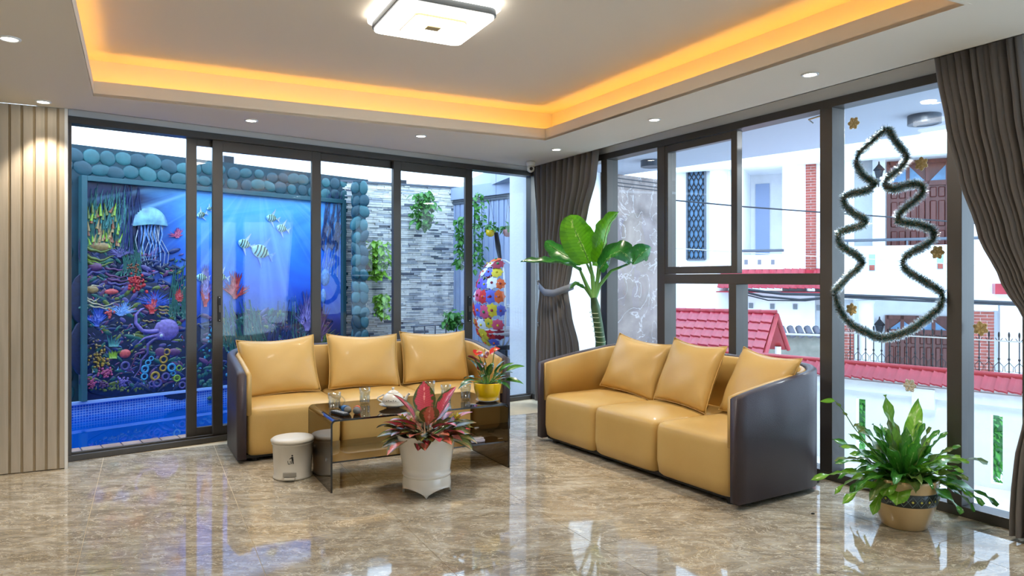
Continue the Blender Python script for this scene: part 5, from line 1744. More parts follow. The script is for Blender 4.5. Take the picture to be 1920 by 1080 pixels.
def band(mb, pts, h, th=0.006):
    vs_, fs = [], []
    for p in pts: vs_ += [p + Vector((0, 0, h / 2)), p - Vector((0, 0, h / 2))]
    for i in range(len(pts) - 1): fs.append((2 * i, 2 * i + 1, 2 * i + 3, 2 * i + 2))
    mb.add(vs_, fs)
mb = MB(); band(mb, tb, 0.075); mb.build('tie_back', M['lining'], t, smooth=True, solid=0.008)
for (u, v) in ((1009, 533), (1009, 612)):
    p_ = GR.w(GR.px(u, v, -0.14)[0], -0.14, GR.px(u, v, -0.14)[1])
    mb = MB(); mb.tube([p_ + Vector((0, 0.03, 0)), p_, p_ + Vector((0.0, -0.02, 0.03))], 0.008, 6); mb.ell(p_ + Vector((0, -0.02, 0.035)), (0.014, 0.014, 0.014), 8, 6); mb.build('tie_hook', M['chrome'], t)
t = thing('curtain', 'taupe pleated curtain swept aside at the right picture edge', 'curtain', GR.w(5.1, -0.14, 0.02), 0, 'tied back curtains')
Lc = [(1751, 96), (1757, 140), (1775, 240), (1798, 330), (1835, 440), (1880, 530), (1925, 600), (1950, 650), (1945, 720), (1922, 790), (1905, 860), (1898, 930), (1896, 968)]
Rc = [(1912, 60), (1925, 200), (1945, 330), (1970, 450), (1990, 560), (2005, 650), (2010, 760), (2060, 900), (2080, 1030)]
curtain(Lc, Rc, 12, 0.05, -0.16, M['curtain'], 'pleated_panel', t, 5, ztop=2.84, zbot=0.025)
tb = [GR.w(GR.px(u, 648, -0.16)[0], -0.16 + tt, GR.px(u, 648, -0.16)[1]) for u, tt in ((1946, 0.04), (1952, -0.05), (1975, -0.09), (1998, -0.06), (2008, 0.05))]
mb = MB(); band(mb, tb, 0.075); mb.build('tie_back', M['lining'], t, smooth=True, solid=0.008)
# end wall closing the window line beyond the right curtain
s_ = GR.px(1903, CY, 0.0)[0]
mb = GR.mb(); mb.box(GR.px(1903)[0] + 0.05, GR.px(1903)[0] + 0.35, -0.03, 0.11, 0.06, 2.585)
struct('window_mullion', mb, M['frame'], label='broad dark post behind the right curtain')

# ------------------------------------------------------------------ sofas
def rrect(a, b, r, n=5):
    pass
def make_sofa(name, label, loc, rz, W, D, group):
    """local: x along the front, y from front (0) to back (D); U shaped shell with rounded back corners"""
    t = thing(name, label, 'sofa', loc, rz, group)
    hf, hb = 0.68, 0.815
    def path(off):
        r = max(0.02, 0.30 - off); x = W / 2 - off; yb = D - off
        pts = [(-x, 0.0), (-x, 0.08), (-x, 0.2), (-x, 0.35), (-x, yb - r)]
        for k in range(1, 9):
            a = PI - (PI / 2) * k / 8; pts.append((-x + r + r * math.cos(a), yb - r + r * math.sin(a)))
        pts += [(-x * 0.35, yb), (0, yb), (x * 0.35, yb)]
        pts2 = [(-p[0], p[1]) for p in pts if p[0] < -1e-6 and p[0] != 0]
        return pts + pts2[::-1][1:] if False else [p for p in pts if p[0] < -1e-6] + [(0, yb)] + [(-p[0], p[1]) for p in [q for q in pts if q[0] < -1e-6][::-1]]
    def hgt(y):
        k = min(1, max(0, y / (D * 0.95))); return hf + (hb - hf) * (k ** 0.8)
    def wallmb(o0, o1, zb, dh=0.0, rnd=0.015, y0=0.0):
        A, B = path(o0), path(o1)
        mb = MB(); n = len(A); vs_ = []
        for i in range(n):
            a, b = Vector((A[i][0], max(A[i][1], y0), 0)), Vector((B[i][0], max(B[i][1], y0), 0))
            ya = min(A[i][1], D); z = hgt(max(ya, y0)) + dh
            ring = [(0.0, zb), (0.0, z - rnd), (0.2, z - rnd * 0.25), (0.35, z), (0.65, z), (0.8, z - rnd * 0.25), (1.0, z - rnd), (1.0, zb)]
            for k, zz in ring:
                p = a.lerp(b, k); vs_.append((p.x, p.y, zz))
        m_ = 8; fs = []
        for i in range(n - 1):
            for k in range(m_):
                k2 = (k + 1) % m_; fs.append((i * m_ + k, i * m_ + k2, (i + 1) * m_ + k2, (i + 1) * m_ + k))
        fs.append(tuple(range(m_))[::-1]); fs.append(tuple(range((n - 1) * m_, n * m_)))
        mb.add(vs_, fs); return mb
    wallmb(0.0, 0.065, 0.035).build('outer_shell', M['shell'], t, smooth=True, world=False, autos=1)
    wallmb(0.0655, 0.105, 0.36, dh=-0.008, y0=0.02).build('inner_lining', M['hide'], t, smooth=True, world=False)
    # seat blocks
    xi = W / 2 - 0.067; w = 2 * xi / 3
    for k in range(3):
        x0 = -xi + k * w + 0.002; x1 = x0 + w - 0.004
        cx, cw = (x0 + x1) / 2, (x1 - x0) / 2
        yf, yb = 0.012, D - 0.07
        cyy, cd = (yf + yb) / 2, (yb - yf) / 2
        mb = MB()
        zb, zt = 0.05, 0.405
        def se(a, n_=0.16):
            c, s__ = math.cos(a), math.sin(a)
            return (math.copysign(abs(c) ** n_, c), math.copysign(abs(s__) ** n_, s__))
        prof = [(0.94, zb), (0.985, zb + 0.02), (1.0, zb + 0.10), (1.0, zt - 0.06), (0.994, zt - 0.022), (0.975, zt - 0.004), (0.93, zt + 0.005), (0.75, zt + 0.015), (0.4, zt + 0.024), (0.0, zt + 0.027)]
        seg = 48; vs_, fs = [], []
        for (q, z) in prof:
            for i in range(seg):
                a = 2 * PI * (i + 0.5) / seg; c, s__ = se(a)
                e = 1 - (1 - q) * 0.9
                bulge = 0.012 * math.sin(PI * (z - zb) / (zt - zb)) if s__ < -0.9 and zb < z < zt else 0
                if q >= 0.92:
                    px, py = c * (cw - (1 - q) * 0.30), s__ * (cd - (1 - q) * 0.42)
                else:
                    px, py = c * (cw - 0.021) * q / 0.93, s__ * (cd - 0.0294) * q / 0.93
                vs_.append((cx + px, cyy + py - bulge, z))
        for j in range(len(prof) - 1):
            for i in range(seg):
                i2 = (i + 1) % seg; fs.append((j * seg + i, j * seg + i2, (j + 1) * seg + i2, (j + 1) * seg + i))
        fs.append(tuple(range(seg))[::-1]); mb.add(vs_, fs)
        mb.build('seat_block', M['hide'], t, smooth=True, world=False, weld=True)
    # plinth and feet
    mb = MB(); mb.box(-W / 2 + 0.07, W / 2 - 0.07, 0.06, D - 0.08, 0.028, 0.055); mb.build('plinth', M['rubber'], t, world=False)
    for x in (-W / 2 + 0.14, W / 2 - 0.14):
        for y in (0.10, D - 0.16):
            mb = MB(); mb.lathe([(0.028, 0.0), (0.032, 0.03)], (x, y, 0), 14); mb.build('foot', M['rubber'], t, world=False)
    return t
def cushion_mb(w, h, th, seed):
    r_ = random.Random(seed); n = 22
    ph = [r_.uniform(0, 6) for _ in range(6)]
    mb = MB(); vs_, fs = [], []
    for side in (1, -1):
        for j in range(n + 1):
            for i in range(n + 1):
                x, y = 2 * i / n - 1, 2 * j / n - 1
                # pulled-in edges, sharp corners
                px = x * (1 - 0.055 * (1 - y * y) * abs(x)) ; py = y * (1 - 0.06 * (1 - x * x) * abs(y))
                b = max(0, (1 - abs(x) ** 2.6)) ** 0.55 * max(0, (1 - abs(y) ** 2.6)) ** 0.55
                wr = 0.07 * math.sin(x * 9 + y * 5 + ph[0]) * (1 - b) + 0.05 * math.sin((x - y) * 6 + ph[1]) * (1 - b * 0.7)
                vs_.append((px * w / 2, side * th / 2 * (b * (1 + wr * 1.5) + 0.0), h / 2 + py * h / 2 + (-0.02 * (1 - x * x) * (y > 0) * y)))
    N = (n + 1) ** 2
    for j in range(n):
        for i in range(n):
            a = j * (n + 1) + i; fs.append((a, a + 1, a + n + 2, a + n + 1)); fs.append((N + a, N + a + n + 1, N + a + n + 2, N + a + 1))
    mb.add(vs_, fs); return mb
def cushion(sofa, x, y, z, lean, yaw, roll, w, h, label, seed, group, th=0.17):
    mb = cushion_mb(w, h, th, seed)
    t = thing('sofa_cushion', label, 'cushion', (0, 0, 0), 0, group)
    mb.build('cover', M['hide'], t, smooth=True, world=False, weld=True)
    # seam piping all round
    n = 22; edge = []
    for (x0, y0, x1, y1) in ((-1, -1, 1, -1), (1, -1, 1, 1), (1, 1, -1, 1), (-1, 1, -1, -1)):
        for k in range(n):
            X, Y_ = x0 + (x1 - x0) * k / n, y0 + (y1 - y0) * k / n
            px = X * (1 - 0.055 * (1 - Y_ * Y_) * abs(X)); py = Y_ * (1 - 0.06 * (1 - X * X) * abs(Y_))
            edge.append((px * w / 2, 0, h / 2 + py * h / 2 + (-0.02 * (1 - X * X) * (Y_ > 0) * Y_)))
    mb = MB(); mb.tube(edge, 0.0035, 5, closed=True); mb.build('seam', M['hide'], t, smooth=True, world=False)
    L_ = Matrix.Translation((x, y, z)) @ Matrix.Rotation(yaw, 4, 'Z') @ Matrix.Rotation(-lean, 4, 'X') @ Matrix.Rotation(roll, 4, 'Y')
    Wm = wm(sofa) @ L_
    t.location = Wm.to_translation(); t.rotation_euler = Wm.to_euler()
    return t
# left sofa: front-left foot at (-2.057, 5.312)
d1 = Vector((0.875, 0.484, 0)).normalized(); b1 = Vector((-d1.y, d1.x, 0))
W1, D1 = 2.33, 0.86
o1 = Vector((-2.057, 5.312, 0)) + d1 * (W1 / 2)
sofaL = make_sofa('sofa', 'mustard leather sofa with dark brown shell backed against the sliding doors', o1, math.atan2(d1.y, d1.x), W1, D1, None)
W2, D2 = 2.19, 0.95
f2 = Vector((1.360, 4.257, 0)); d2 = Vector((0.52, -0.854, 0)).normalized()
o2 = f2 - d2 * (W2 / 2)
sofaR = make_sofa('sofa', 'mustard leather sofa with dark brown shell along the street windows', o2, math.atan2(d2.y, d2.x), W2, D2, None)
gL, gR = 'cushions on the left sofa', 'cushions on the right sofa'
cushion(sofaL, -0.74, 0.50, 0.425, R(20), R(2), R(-2), 0.65, 0.50, 'plump mustard cushion at the left end of the left sofa', 1, gL)
cushion(sofaL, -0.02, 0.52, 0.425, R(20), R(-2), R(2), 0.65, 0.50, 'mustard cushion in the middle of the left sofa', 2, gL)
cushion(sofaL, 0.67, 0.52, 0.425, R(20), R(-5), R(1), 0.65, 0.50, 'mustard cushion at the right end of the left sofa', 3, gL)
cushion(sofaR, -0.60, 0.56, 0.43, R(24), R(8), R(6), 0.62, 0.50, 'mustard cushion leaning in the corner end of the right sofa', 4, gR)
cushion(sofaR, 0.06, 0.52, 0.43, R(22), R(-6), R(2), 0.62, 0.52, 'mustard cushion in the middle of the right sofa', 5, gR)
cushion(sofaR, 0.68, 0.54, 0.43, R(24), R(-14), R(2), 0.64, 0.50, 'mustard cushion against the near arm of the right sofa', 6, gR)

# ------------------------------------------------------------------ coffee table of bent smoked glass
dT = Vector((0.880, 0.474, 0)).normalized(); bT = Vector((-dT.y, dT.x, 0))
tp = Vector((-1.181, 4.62, 0)) + dT * 0.66
tab = thing('coffee_table', 'low bent smoked glass coffee table with a lower shelf', 'table', tp, math.atan2(dT.y, dT.x))
HW, DP, HT, th = 0.66, 0.66, 0.475, 0.012
outer_, inner_ = [], []
r_ = 0.035
def bent(off):
    x, z, r = HW - off, HT - off, r_ - off
    pts = [(-x, 0.0)]
    for k in range(7):
        a = PI - PI / 2 * k / 6; pts.append((-x + r + r * math.cos(a), z - r + r * math.sin(a)))
    for k in range(7):
        a = PI / 2 - PI / 2 * k / 6; pts.append((x - r + r * math.cos(a), z - r + r * math.sin(a)))
    pts.append((x, 0.0)); return pts
A, B = bent(0), bent(th)
n = len(A); vs_, fs = [], []
for y in (0.0, DP):
    for p in A: vs_.append((p[0], y, p[1]))
    for p in B: vs_.append((p[0], y, p[1]))
for i in range(n - 1):
    fs.append((i, i + 1, 2 * n + i + 1, 2 * n + i)); fs.append((n + i, 3 * n + i, 3 * n + i + 1, n + i + 1))
mb = MB(); mb.add(vs_, fs); mb.build('bent_glass', M['smoke'], tab, world=False)
mb = MB(); fs2 = []
for base_ in (0, 2 * n):
    for i in range(n - 1): fs2.append((base_ + i, base_ + n + i, base_ + n + i + 1, base_ + i + 1))
fs2 += [(0, 2 * n, 3 * n, n), (n - 1, 2 * n - 1, 4 * n - 1, 3 * n - 1)]
mb.add(vs_, fs2); mb.build('glass_edge', M['smoke_edge'], tab, world=False)
mb = MB(); mb.box(-HW + th, HW - th, 0.03, DP - 0.03, 0.186, 0.194); mb.build('lower_shelf', M['smoke'], tab, world=False)
mb = MB(); mb.box(-HW + th, HW - th, 0.0285, 0.0298, 0.185, 0.195); mb.build('shelf_edge', M['smoke_edge'], tab, world=False)
for x in (-HW + th, HW - th):
    for y in (0.12, DP - 0.12):
        s__ = 1 if x < 0 else -1
        mb = MB(); mb.tube([(x - s__ * 0.014, y, 0.19), (x + s__ * 0.02, y, 0.19)], 0.011, 12); mb.build('shelf_bolt', M['chrome'], tab, world=False)
def TT(x, y, z=HT + 0.001): return wm(tab) @ Vector((x, y, z))
def ontab(u, v, z=HT + 0.001): return onz(u, v, z)

# things on the table
def tumbler(p, label, r=0.036, h=0.095, mug=False, seed=1):
    t = thing('glass_mug' if mug else 'drinking_glass', label, 'glass', p, 0, 'drinking glasses on the coffee table')
    mb = MB(); mb.lathe([(0.001, 0.0), (r * 0.80, 0.0), (r * 0.84, 0.012), (r * 0.84, h * 0.55), (r, h * 0.7), (r * 1.02, h), (r * 0.95, h), (r * 0.93, h * 0.7), (r * 0.76, h * 0.55), (r * 0.74, 0.018), (0.001, 0.016)], seg=20)
    mb.build('tumbler_body', M['clear'], t, world=False, smooth=True)
    mb = MB()
    for k in range(10):
        a = 2 * PI * k / 10; mb.tube([(r * 0.86 * math.cos(a), r * 0.86 * math.sin(a), 0.014), (r * 0.87 * math.cos(a), r * 0.87 * math.sin(a), h * 0.54)], 0.003, 5)
    mb.build('moulded_ribs', M['clear'], t, world=False, smooth=True)
    if mug:
        mb = MB(); mb.tube([(r * 0.9 + 0.03 * math.sin(PI * k / 10), 0, h * 0.15 + h * 0.65 * k / 10) for k in range(11)], 0.0045, 8); mb.build('handle', M['clear'], t, world=False, smooth=True)
        t.rotation_euler = (0, 0, R(10))
    return t
tumbler(ontab(627, 768), 'clear glass mug at the left end of the coffee table', 0.046, 0.122, True)
tumbler(ontab(684, 757), 'clear tumbler between the microphones and the teapot', 0.041, 0.118)
tumbler(ontab(806, 742), 'clear tumbler behind the red leaved plant, left of two', 0.042, 0.115)
tumbler(ontab(836, 744), 'short clear tumbler behind the red leaved plant, right of two', 0.042, 0.095)
tumbler(ontab(873, 750), 'clear tumbler beside the yellow pot', 0.041, 0.118)
# teapot on its saucer
p = ontab(737, 764)
sau = thing('saucer', 'white porcelain saucer under the teapot', 'saucer', p)
mb = MB(); mb.lathe([(0.001, 0.003), (0.045, 0.0), (0.05, 0.004), (0.098, 0.024), (0.10, 0.027), (0.05, 0.010), (0.001, 0.008)], seg=32); mb.build('dish', M['porcelain'], sau, world=False, smooth=True)
tea = thing('teapot', 'white porcelain teapot with faint leaf print on the coffee table', 'teapot', p + Vector((0, 0, 0.0095)))
mb = MB(); mb.lathe([(0.04, 0.0), (0.05, 0.005), (0.075, 0.03), (0.078, 0.05), (0.066, 0.078), (0.045, 0.094), (0.034, 0.098)], seg=32); mb.build('pot_body', M['porcelain'], tea, world=False, smooth=True)
mb = MB(); mb.lathe([(0.042, 0.094), (0.036, 0.104), (0.016, 0.114), (0.007, 0.117), (0.006, 0.122), (0.011, 0.127), (0.010, 0.134), (0.001, 0.137)], seg=24); mb.build('lid', M['porcelain'], tea, world=False, smooth=True)
mb = MB(); mb.tube([(0.06, 0, 0.03), (0.088, 0, 0.048), (0.10, 0, 0.075), (0.118, 0, 0.092)], [0.018, 0.013, 0.009, 0.008], 10); mb.build('spout', M['porcelain'], tea, world=False, smooth=True)
mb = MB(); mb.tube([(-0.066 - 0.045 * math.sin(PI * k / 10), 0, 0.026 + 0.056 * k / 10) for k in range(11)], 0.0055, 8); mb.build('handle', M['porcelain'], tea, world=False, smooth=True)
mb = MB()
for k in range(5):
    a = R(-115 + k * 12); q = Vector((0.079 * math.cos(a), 0.079 * math.sin(a), 0.048 + 0.004 * (k % 2)))
    mb.ell(q, (0.005, 0.002, 0.004), 6, 4, Matrix.Rotation(a + PI / 2, 3, 'Z'))
mb.build('leaf_print', mat('grey_print', (120, 116, 104), 0.4), tea, world=False)
# microphones
def mic(u, v, ang, band_c, label, L_=0.20):
    p = ontab(u, v, HT + 0.026)
    t = thing('microphone', label, 'microphone', (p.x, p.y, HT + 0.001), ang, 'microphones on the coffee table')
    mb = MB(); mb.tube([(0.03, 0, 0.024), (L_, 0, 0.015)], [0.019, 0.012], 14); mb.build('body', M['rubber'], t, world=False, smooth=True)
    mb = MB(); mb.ell((0, 0, 0.026), (0.027, 0.026, 0.0255), 16, 12); mb.build('grille_head', mat('grey_mesh', (132, 130, 126), 0.5, metal=0.4, bump=0.6, bscale=500), t, world=False, smooth=True)
    mb = MB(); mb.tube([(0.016, 0, 0.026), (0.034, 0, 0.025)], 0.027, 16); mb.tube([(0.05, 0, 0.024), (0.10, 0, 0.022)], [0.0245, 0.022], 14); mb.build('colour_band', band_c, t, world=False, smooth=True)
    return t
mic(652, 769, R(118), mat('blue_rubber', (40, 110, 176), 0.5), 'microphone with blue rings and grey mesh head')
mic(669, 770, R(100), mat('orange_rubber', (228, 92, 44), 0.5), 'microphone with orange rings and grey mesh head')
p = ontab(637, 777)
t = thing('remote_control', 'black remote control with pale buttons in front of the microphones', 'remote control', p, R(135))
mb = MB(); mb.box(-0.085, 0.085, -0.023, 0.023, 0.0, 0.018); mb.build('casing', M['rubber'], t, world=False, bevel=0.006)
for i in range(6):
    for j in range(3):
        mb = MB(); mb.box(-0.07 + i * 0.024, -0.056 + i * 0.024, -0.017 + j * 0.013, -0.008 + j * 0.013, 0.018, 0.0205); mb.build('button', mat('pale_button', (176, 178, 182), 0.5), t, world=False)
# folded paper pack on the shelf
p = TT(0.42, 0.10, 0.1945)
t = thing('paper_pack', 'pale folded paper packet lying on the lower shelf', 'paper', p, math.atan2(dT.y, dT.x))
mb = MB(); mb.box(-0.075, 0.075, -0.03, 0.04, 0.0, 0.022); mb.build('packet', mat('pale_paper', (206, 200, 214), 0.7, var=0.1), t, world=False, bevel=0.006)
mb = MB(); mb.box(-0.06, 0.07, -0.02, 0.03, 0.022, 0.034); mb.build('folded_sheet', mat('paper_sheet', (224, 220, 226), 0.7), t, world=False, bevel=0.004)

# ------------------------------------------------------------------ pedal bin
p = onz(549, 893)
bn = thing('pedal_bin', 'small off white pedal bin with a litter symbol beside the table', 'bin', p, R(8))
mb = MB(); mb.lathe([(0.128, 0.0), (0.134, 0.006), (0.134, 0.016), (0.126, 0.022), (0.132, 0.12), (0.137, 0.235), (0.143, 0.24), (0.143, 0.255)], seg=48); mb.build('bucket', M['bin'], bn, world=False, smooth=True)
mb = MB(); mb.lathe([(0.142, 0.255), (0.149, 0.258), (0.150, 0.27), (0.135, 0.281), (0.08, 0.287), (0.001, 0.288)], seg=48); mb.build('lid', M['bin'], bn, world=False, smooth=True)
mb = MB(); mb.box(-0.045, 0.045, 0.13, 0.152, 0.235, 0.268); mb.build('hinge', M['bin'], bn, world=False, bevel=0.006)
mb = MB(); mb.box(-0.036, 0.036, -0.158, -0.125, 0.012, 0.026); mb.build('foot_pedal', M['bin'], bn, world=False, bevel=0.005)
mb = MB(); mb.box(-0.045, 0.045, -0.1365, -0.126, 0.03, 0.062); mb.build('pedal_recess', mat('recess_plastic', (150, 146, 138), 0.5), bn, world=False, bevel=0.004)
sy = MB(); yy = 0.1352
def onb(x, z, e=0.0): 
    rr = 0.1265 + (z - 0.022) * 0.052 + 0.0012 + e
    return Vector((x, -math.sqrt(max(0, rr * rr - x * x)), z))
def poly_on(mb, pts):
    n = len(pts); mb.add([onb(*p_) for p_ in pts] + [onb(*p_, -0.002) for p_ in pts], [tuple(range(n)), tuple(range(n, 2 * n))[::-1]])
cxs = 0.006
poly_on(sy, [(cxs + 0.012 + 0.006 * math.cos(2 * PI * k / 10), 0.178 + 0.006 * math.sin(2 * PI * k / 10)) for k in range(10)])
poly_on(sy, [(cxs + 0.004, 0.168), (cxs + 0.018, 0.170), (cxs + 0.020, 0.148), (cxs + 0.022, 0.120), (cxs + 0.016, 0.120), (cxs + 0.014, 0.146), (cxs + 0.010, 0.120), (cxs + 0.005, 0.120), (cxs + 0.008, 0.148)])
poly_on(sy, [(cxs + 0.006, 0.167), (cxs - 0.008, 0.156), (cxs - 0.006, 0.152), (cxs + 0.009, 0.160)])
poly_on(sy, [(cxs - 0.020, 0.142), (cxs - 0.016, 0.142), (cxs - 0.014, 0.122), (cxs - 0.004, 0.122), (cxs - 0.002, 0.142), (cxs + 0.002, 0.142), (cxs - 0.001, 0.118), (cxs - 0.017, 0.118)])
sy.build('litter_symbol', M['rubber'], bn, world=False)

# ------------------------------------------------------------------ plants
red_leaf = leaf_mat('red_aglaonema_leaf', (66, 82, 36), (196, 66, 84), (238, 150, 150), 0.3, spots=0.25, coat=0.3, wide=0.62, trans=0.12)
sal_leaf = leaf_mat('salmon_aglaonema_leaf', (96, 96, 48), (214, 112, 92), (240, 170, 150), 0.3, spots=0.4, coat=0.3, wide=0.5, trans=0.12)
olv_leaf = leaf_mat('olive_aglaonema_leaf', (64, 78, 34), (130, 126, 62), (200, 130, 100), 0.3, spots=0.5, coat=0.3, wide=0.4, trans=0.12)
lime_leaf = leaf_mat('lime_bud_leaf', (180, 180, 50), (206, 200, 70), (220, 210, 110), 0.35, trans=0.2)
p = onz(800, 922)
pl = thing('red_leaved_potted_plant', 'red leaved plant in a tall white footed ceramic planter', 'potted plant', p)
mb = MB()
seg = 60
prof = [(0.150, 0.115), (0.155, 0.122), (0.160, 0.13), (0.158, 0.138), (0.153, 0.142), (0.158, 0.18), (0.172, 0.26), (0.184, 0.33), (0.190, 0.355), (0.196, 0.37), (0.204, 0.385), (0.203, 0.393), (0.192, 0.388), (0.182, 0.36), (0.178, 0.345), (0.001, 0.345)]
vs_, fs = [], []
for (r0, z) in prof:
    for k in range(seg):
        a = 2 * PI * k / seg; sc_ = 1 + (0.03 * math.cos(10 * a) if z > 0.368 else 0)
        vs_.append((r0 * sc_ * math.cos(a), r0 * sc_ * math.sin(a), z + (0.005 * math.cos(10 * a) if z > 0.375 else 0)))
for j in range(len(prof) - 1):
    for k in range(seg):
        k2 = (k + 1) % seg; fs.append((j * seg + k, j * seg + k2, (j + 1) * seg + k2, (j + 1) * seg + k))
mb.add(vs_, fs); mb.build('planter', M['porcelain'], pl, world=False, smooth=True)
# footed base with arches
mb = MB(); vs_, fs = [], []
NS = 72
for k in range(NS):
    a = 2 * PI * k / NS + R(6)
    arch = abs(math.sin(2 * (2 * PI * k / NS)))          # four feet
    zb = 0.052 * arch ** 0.55 if arch > 0.12 else 0.0
    for (r0, z) in ((0.150, 0.118), (0.156, 0.10), (0.160, 0.07), (0.157, max(zb, 0.03)), (0.160, zb), (0.142, zb), (0.140, 0.118)):
        z = max(z, zb); vs_.append((r0 * math.cos(a), r0 * math.sin(a), z))
for k in range(NS):
    k2 = (k + 1) % NS
    for j in range(6): fs.append((k * 7 + j, k2 * 7 + j, k2 * 7 + j + 1, k * 7 + j + 1))
mb.add(vs_, fs); mb.build('footed_base', M['porcelain'], pl, world=False, smooth=True)
mb = MB(); mb.lathe([(0.001, 0.368), (0.12, 0.366), (0.178, 0.358)], seg=30); mb.build('soil', M['soil'], pl, world=False, smooth=True)
rl = random.Random(21)
def plant_leaf(parent, base, az, el, L_, W_l, m, droop, fold, roll=0.0, stem=0.0, name='leaf', wavy=0.0, shape='ovate', n=9, stem_m=None, sr=0.004):
    d = Vector((math.cos(az) * math.cos(el), math.sin(az) * math.cos(el), math.sin(el)))
    b = Vector(base)
    if stem:
        e = b + d * stem; mb = MB(); mid = b.lerp(e, 0.5) + Vector((0, 0, 0.02 * stem * 5))
        mb.tube([b, mid, e], [sr, sr * 0.9, sr * 0.7], 6); mb.build('stem', stem_m or M['stem'], parent, world=False, smooth=True); b = e
    mb = MB(); leaf(mb, b, d, L_, W_l, droop, fold, roll, n, wavy=wavy, shape=shape)
    return mb.build(name, m, parent, world=False, smooth=True)
M['stem'] = mat('plant_stem', (150, 120, 90), 0.5)
M['greenstem'] = mat('green_stem', (90, 140, 60), 0.5)
# big central leaves (roughly as in the photograph), az measured in the room
for az, el, L_, W_l, m_, dr, st, ro in ((100, 74, 0.20, 0.105, red_leaf, 0.2, 0.14, 0.0), (18, 62, 0.20, 0.10, red_leaf, 0.35, 0.15, 0.25), (168, 56, 0.20, 0.10, red_leaf, 0.5, 0.13, 0.2),
        (-80, 60, 0.17, 0.09, sal_leaf, 0.6, 0.10, 0.0), (-150, 40, 0.17, 0.09, red_leaf, 0.7, 0.10, 0.1), (-30, 35, 0.17, 0.085, red_leaf, 0.8, 0.10, -0.1), (60, 45, 0.18, 0.09, red_leaf, 0.6, 0.12, 0),
        (-100, 25, 0.15, 0.085, olv_leaf, 0.9, 0.07, 0.1), (140, 35, 0.18, 0.085, sal_leaf, 0.8, 0.12, 0.0)):
    plant_leaf(pl, (rl.uniform(-.02, .02), rl.uniform(-.02, .02), 0.365), R(az), R(el), L_ * 1.12, W_l * 1.45, m_, dr, 0.3, ro, st)
for k in range(56):
    az = R(k * 137.5 + rl.uniform(-10, 10)); el = R(rl.uniform(-2, 42)); q = rl.uniform(0.02, 0.09)
    m_ = rl.choice((red_leaf, sal_leaf, sal_leaf, olv_leaf, olv_leaf))
    plant_leaf(pl, (q * math.cos(az), q * math.sin(az), 0.36), az, el, rl.uniform(0.14, 0.20), rl.uniform(0.09, 0.125), m_, rl.uniform(0.4, 0.9), 0.18, rl.uniform(-0.4, 0.4), rl.uniform(0.05, 0.13))
for az, q, h in ((R(165), 0.17, 0.47), (R(12), 0.20, 0.48), (R(-170), 0.12, 0.46)):
    for k in range(5):
        plant_leaf(pl, (q * math.cos(az), q * math.sin(az), h - 0.03), az + k * 1.3, R(62), 0.07, 0.028, lime_leaf, 0.3, 0.4)
    mb = MB(); mb.tube([(0.02 * math.cos(az), 0.02 * math.sin(az), 0.36), (q * 0.7 * math.cos(az), q * 0.7 * math.sin(az), h - 0.05), (q * math.cos(az), q * math.sin(az), h - 0.02)], 0.005, 6); mb.build('stem', M['greenstem'], pl, world=False)

# anthurium in the yellow pot
p = ontab(914, 752)
an = thing('anthurium_in_yellow_pot', 'red flowering plant in a glossy yellow pot on the coffee table', 'potted plant', (p.x, p.y, p.z))
p_s = MB(); p_s.lathe([(0.001, 0.0), (0.062, 0.0), (0.088, 0.012), (0.09, 0.016), (0.06, 0.008), (0.001, 0.008)], seg=36); p_s.build('white_saucer', M['porcelain'], an, world=False, smooth=True, )
mb = MB(); mb.lathe([(0.055, 0.009), (0.068, 0.014), (0.088, 0.05), (0.101, 0.095), (0.105, 0.135), (0.104, 0.142), (0.098, 0.142), (0.096, 0.125), (0.001, 0.122)], seg=44); mb.build('pot', M['yellow'], an, world=False, smooth=True)
mb = MB(); mb.lathe([(0.001, 0.135), (0.06, 0.134), (0.096, 0.128)], seg=24); mb.build('soil', M['soil'], an, world=False)
gl = leaf_mat('glossy_green_leaf', (34, 84, 38), (44, 104, 44), (110, 160, 90), 0.25, coat=0.5, trans=0.1)
gl2 = leaf_mat('bright_green_leaf', (70, 130, 44), (84, 148, 50), (150, 190, 100), 0.25, coat=0.4, trans=0.15)
rm = mat('red_spathe', (208, 44, 40), 0.2, coat=0.6, var=0.1)
rmd = mat('dark_red_spathe', (122, 34, 28), 0.25, coat=0.5, var=0.2)
ra_ = random.Random(8)
for k in range(20):
    az = R(k * 137.5 + 20); el = R(ra_.uniform(5, 40)) if k % 3 else R(65)
    plant_leaf(an, (0.03 * math.cos(az), 0.03 * math.sin(az), 0.135), az, el, ra_.uniform(0.10, 0.14), ra_.uniform(0.05, 0.065), gl, 0.9, 0.3, ra_.uniform(-.2, .2), ra_.uniform(0.06, 0.11), stem_m=M['greenstem'])
for az, el, st in ((5, 35, 0.15), (12, 8, 0.12), (-12, 50, 0.10)):
    plant_leaf(an, (0.02, 0, 0.135), R(az), R(el), 0.15, 0.06, gl2, 0.7, 0.3, 0.5, st, stem_m=M['greenstem'])
def spathe(u, v, m_, s_, az, tilt):
    c = at(u, v, an.location.y - 0.02) - Vector(an.location)
    mb = MB(); b0 = Vector((0.0, 0.0, 0.135)); mb.tube([b0, b0.lerp(c, 0.5) + Vector((0.01, 0, 0.0)), c], 0.0035, 6); st = mb.build('flower_stem', M['greenstem'], an, world=False)
    mb = MB(); d = Vector((math.cos(az), math.sin(az), tilt)).normalized()
    leaf(mb, c - d * s_ * 0.5, d, s_, s_ * 0.9, 0.5, 0.35, 0.3, 9, shape='heart'); o = mb.build('red_spathe', m_, an, world=False, smooth=True)
    mb = MB(); mb.tube([c, c + Vector((0.01, -0.012, 0.04)) * (s_ / 0.09)], [0.006, 0.003], 8); mb.build('spadix', mat('spadix_yellow', (226, 190, 110), 0.5), an, world=False, smooth=True)
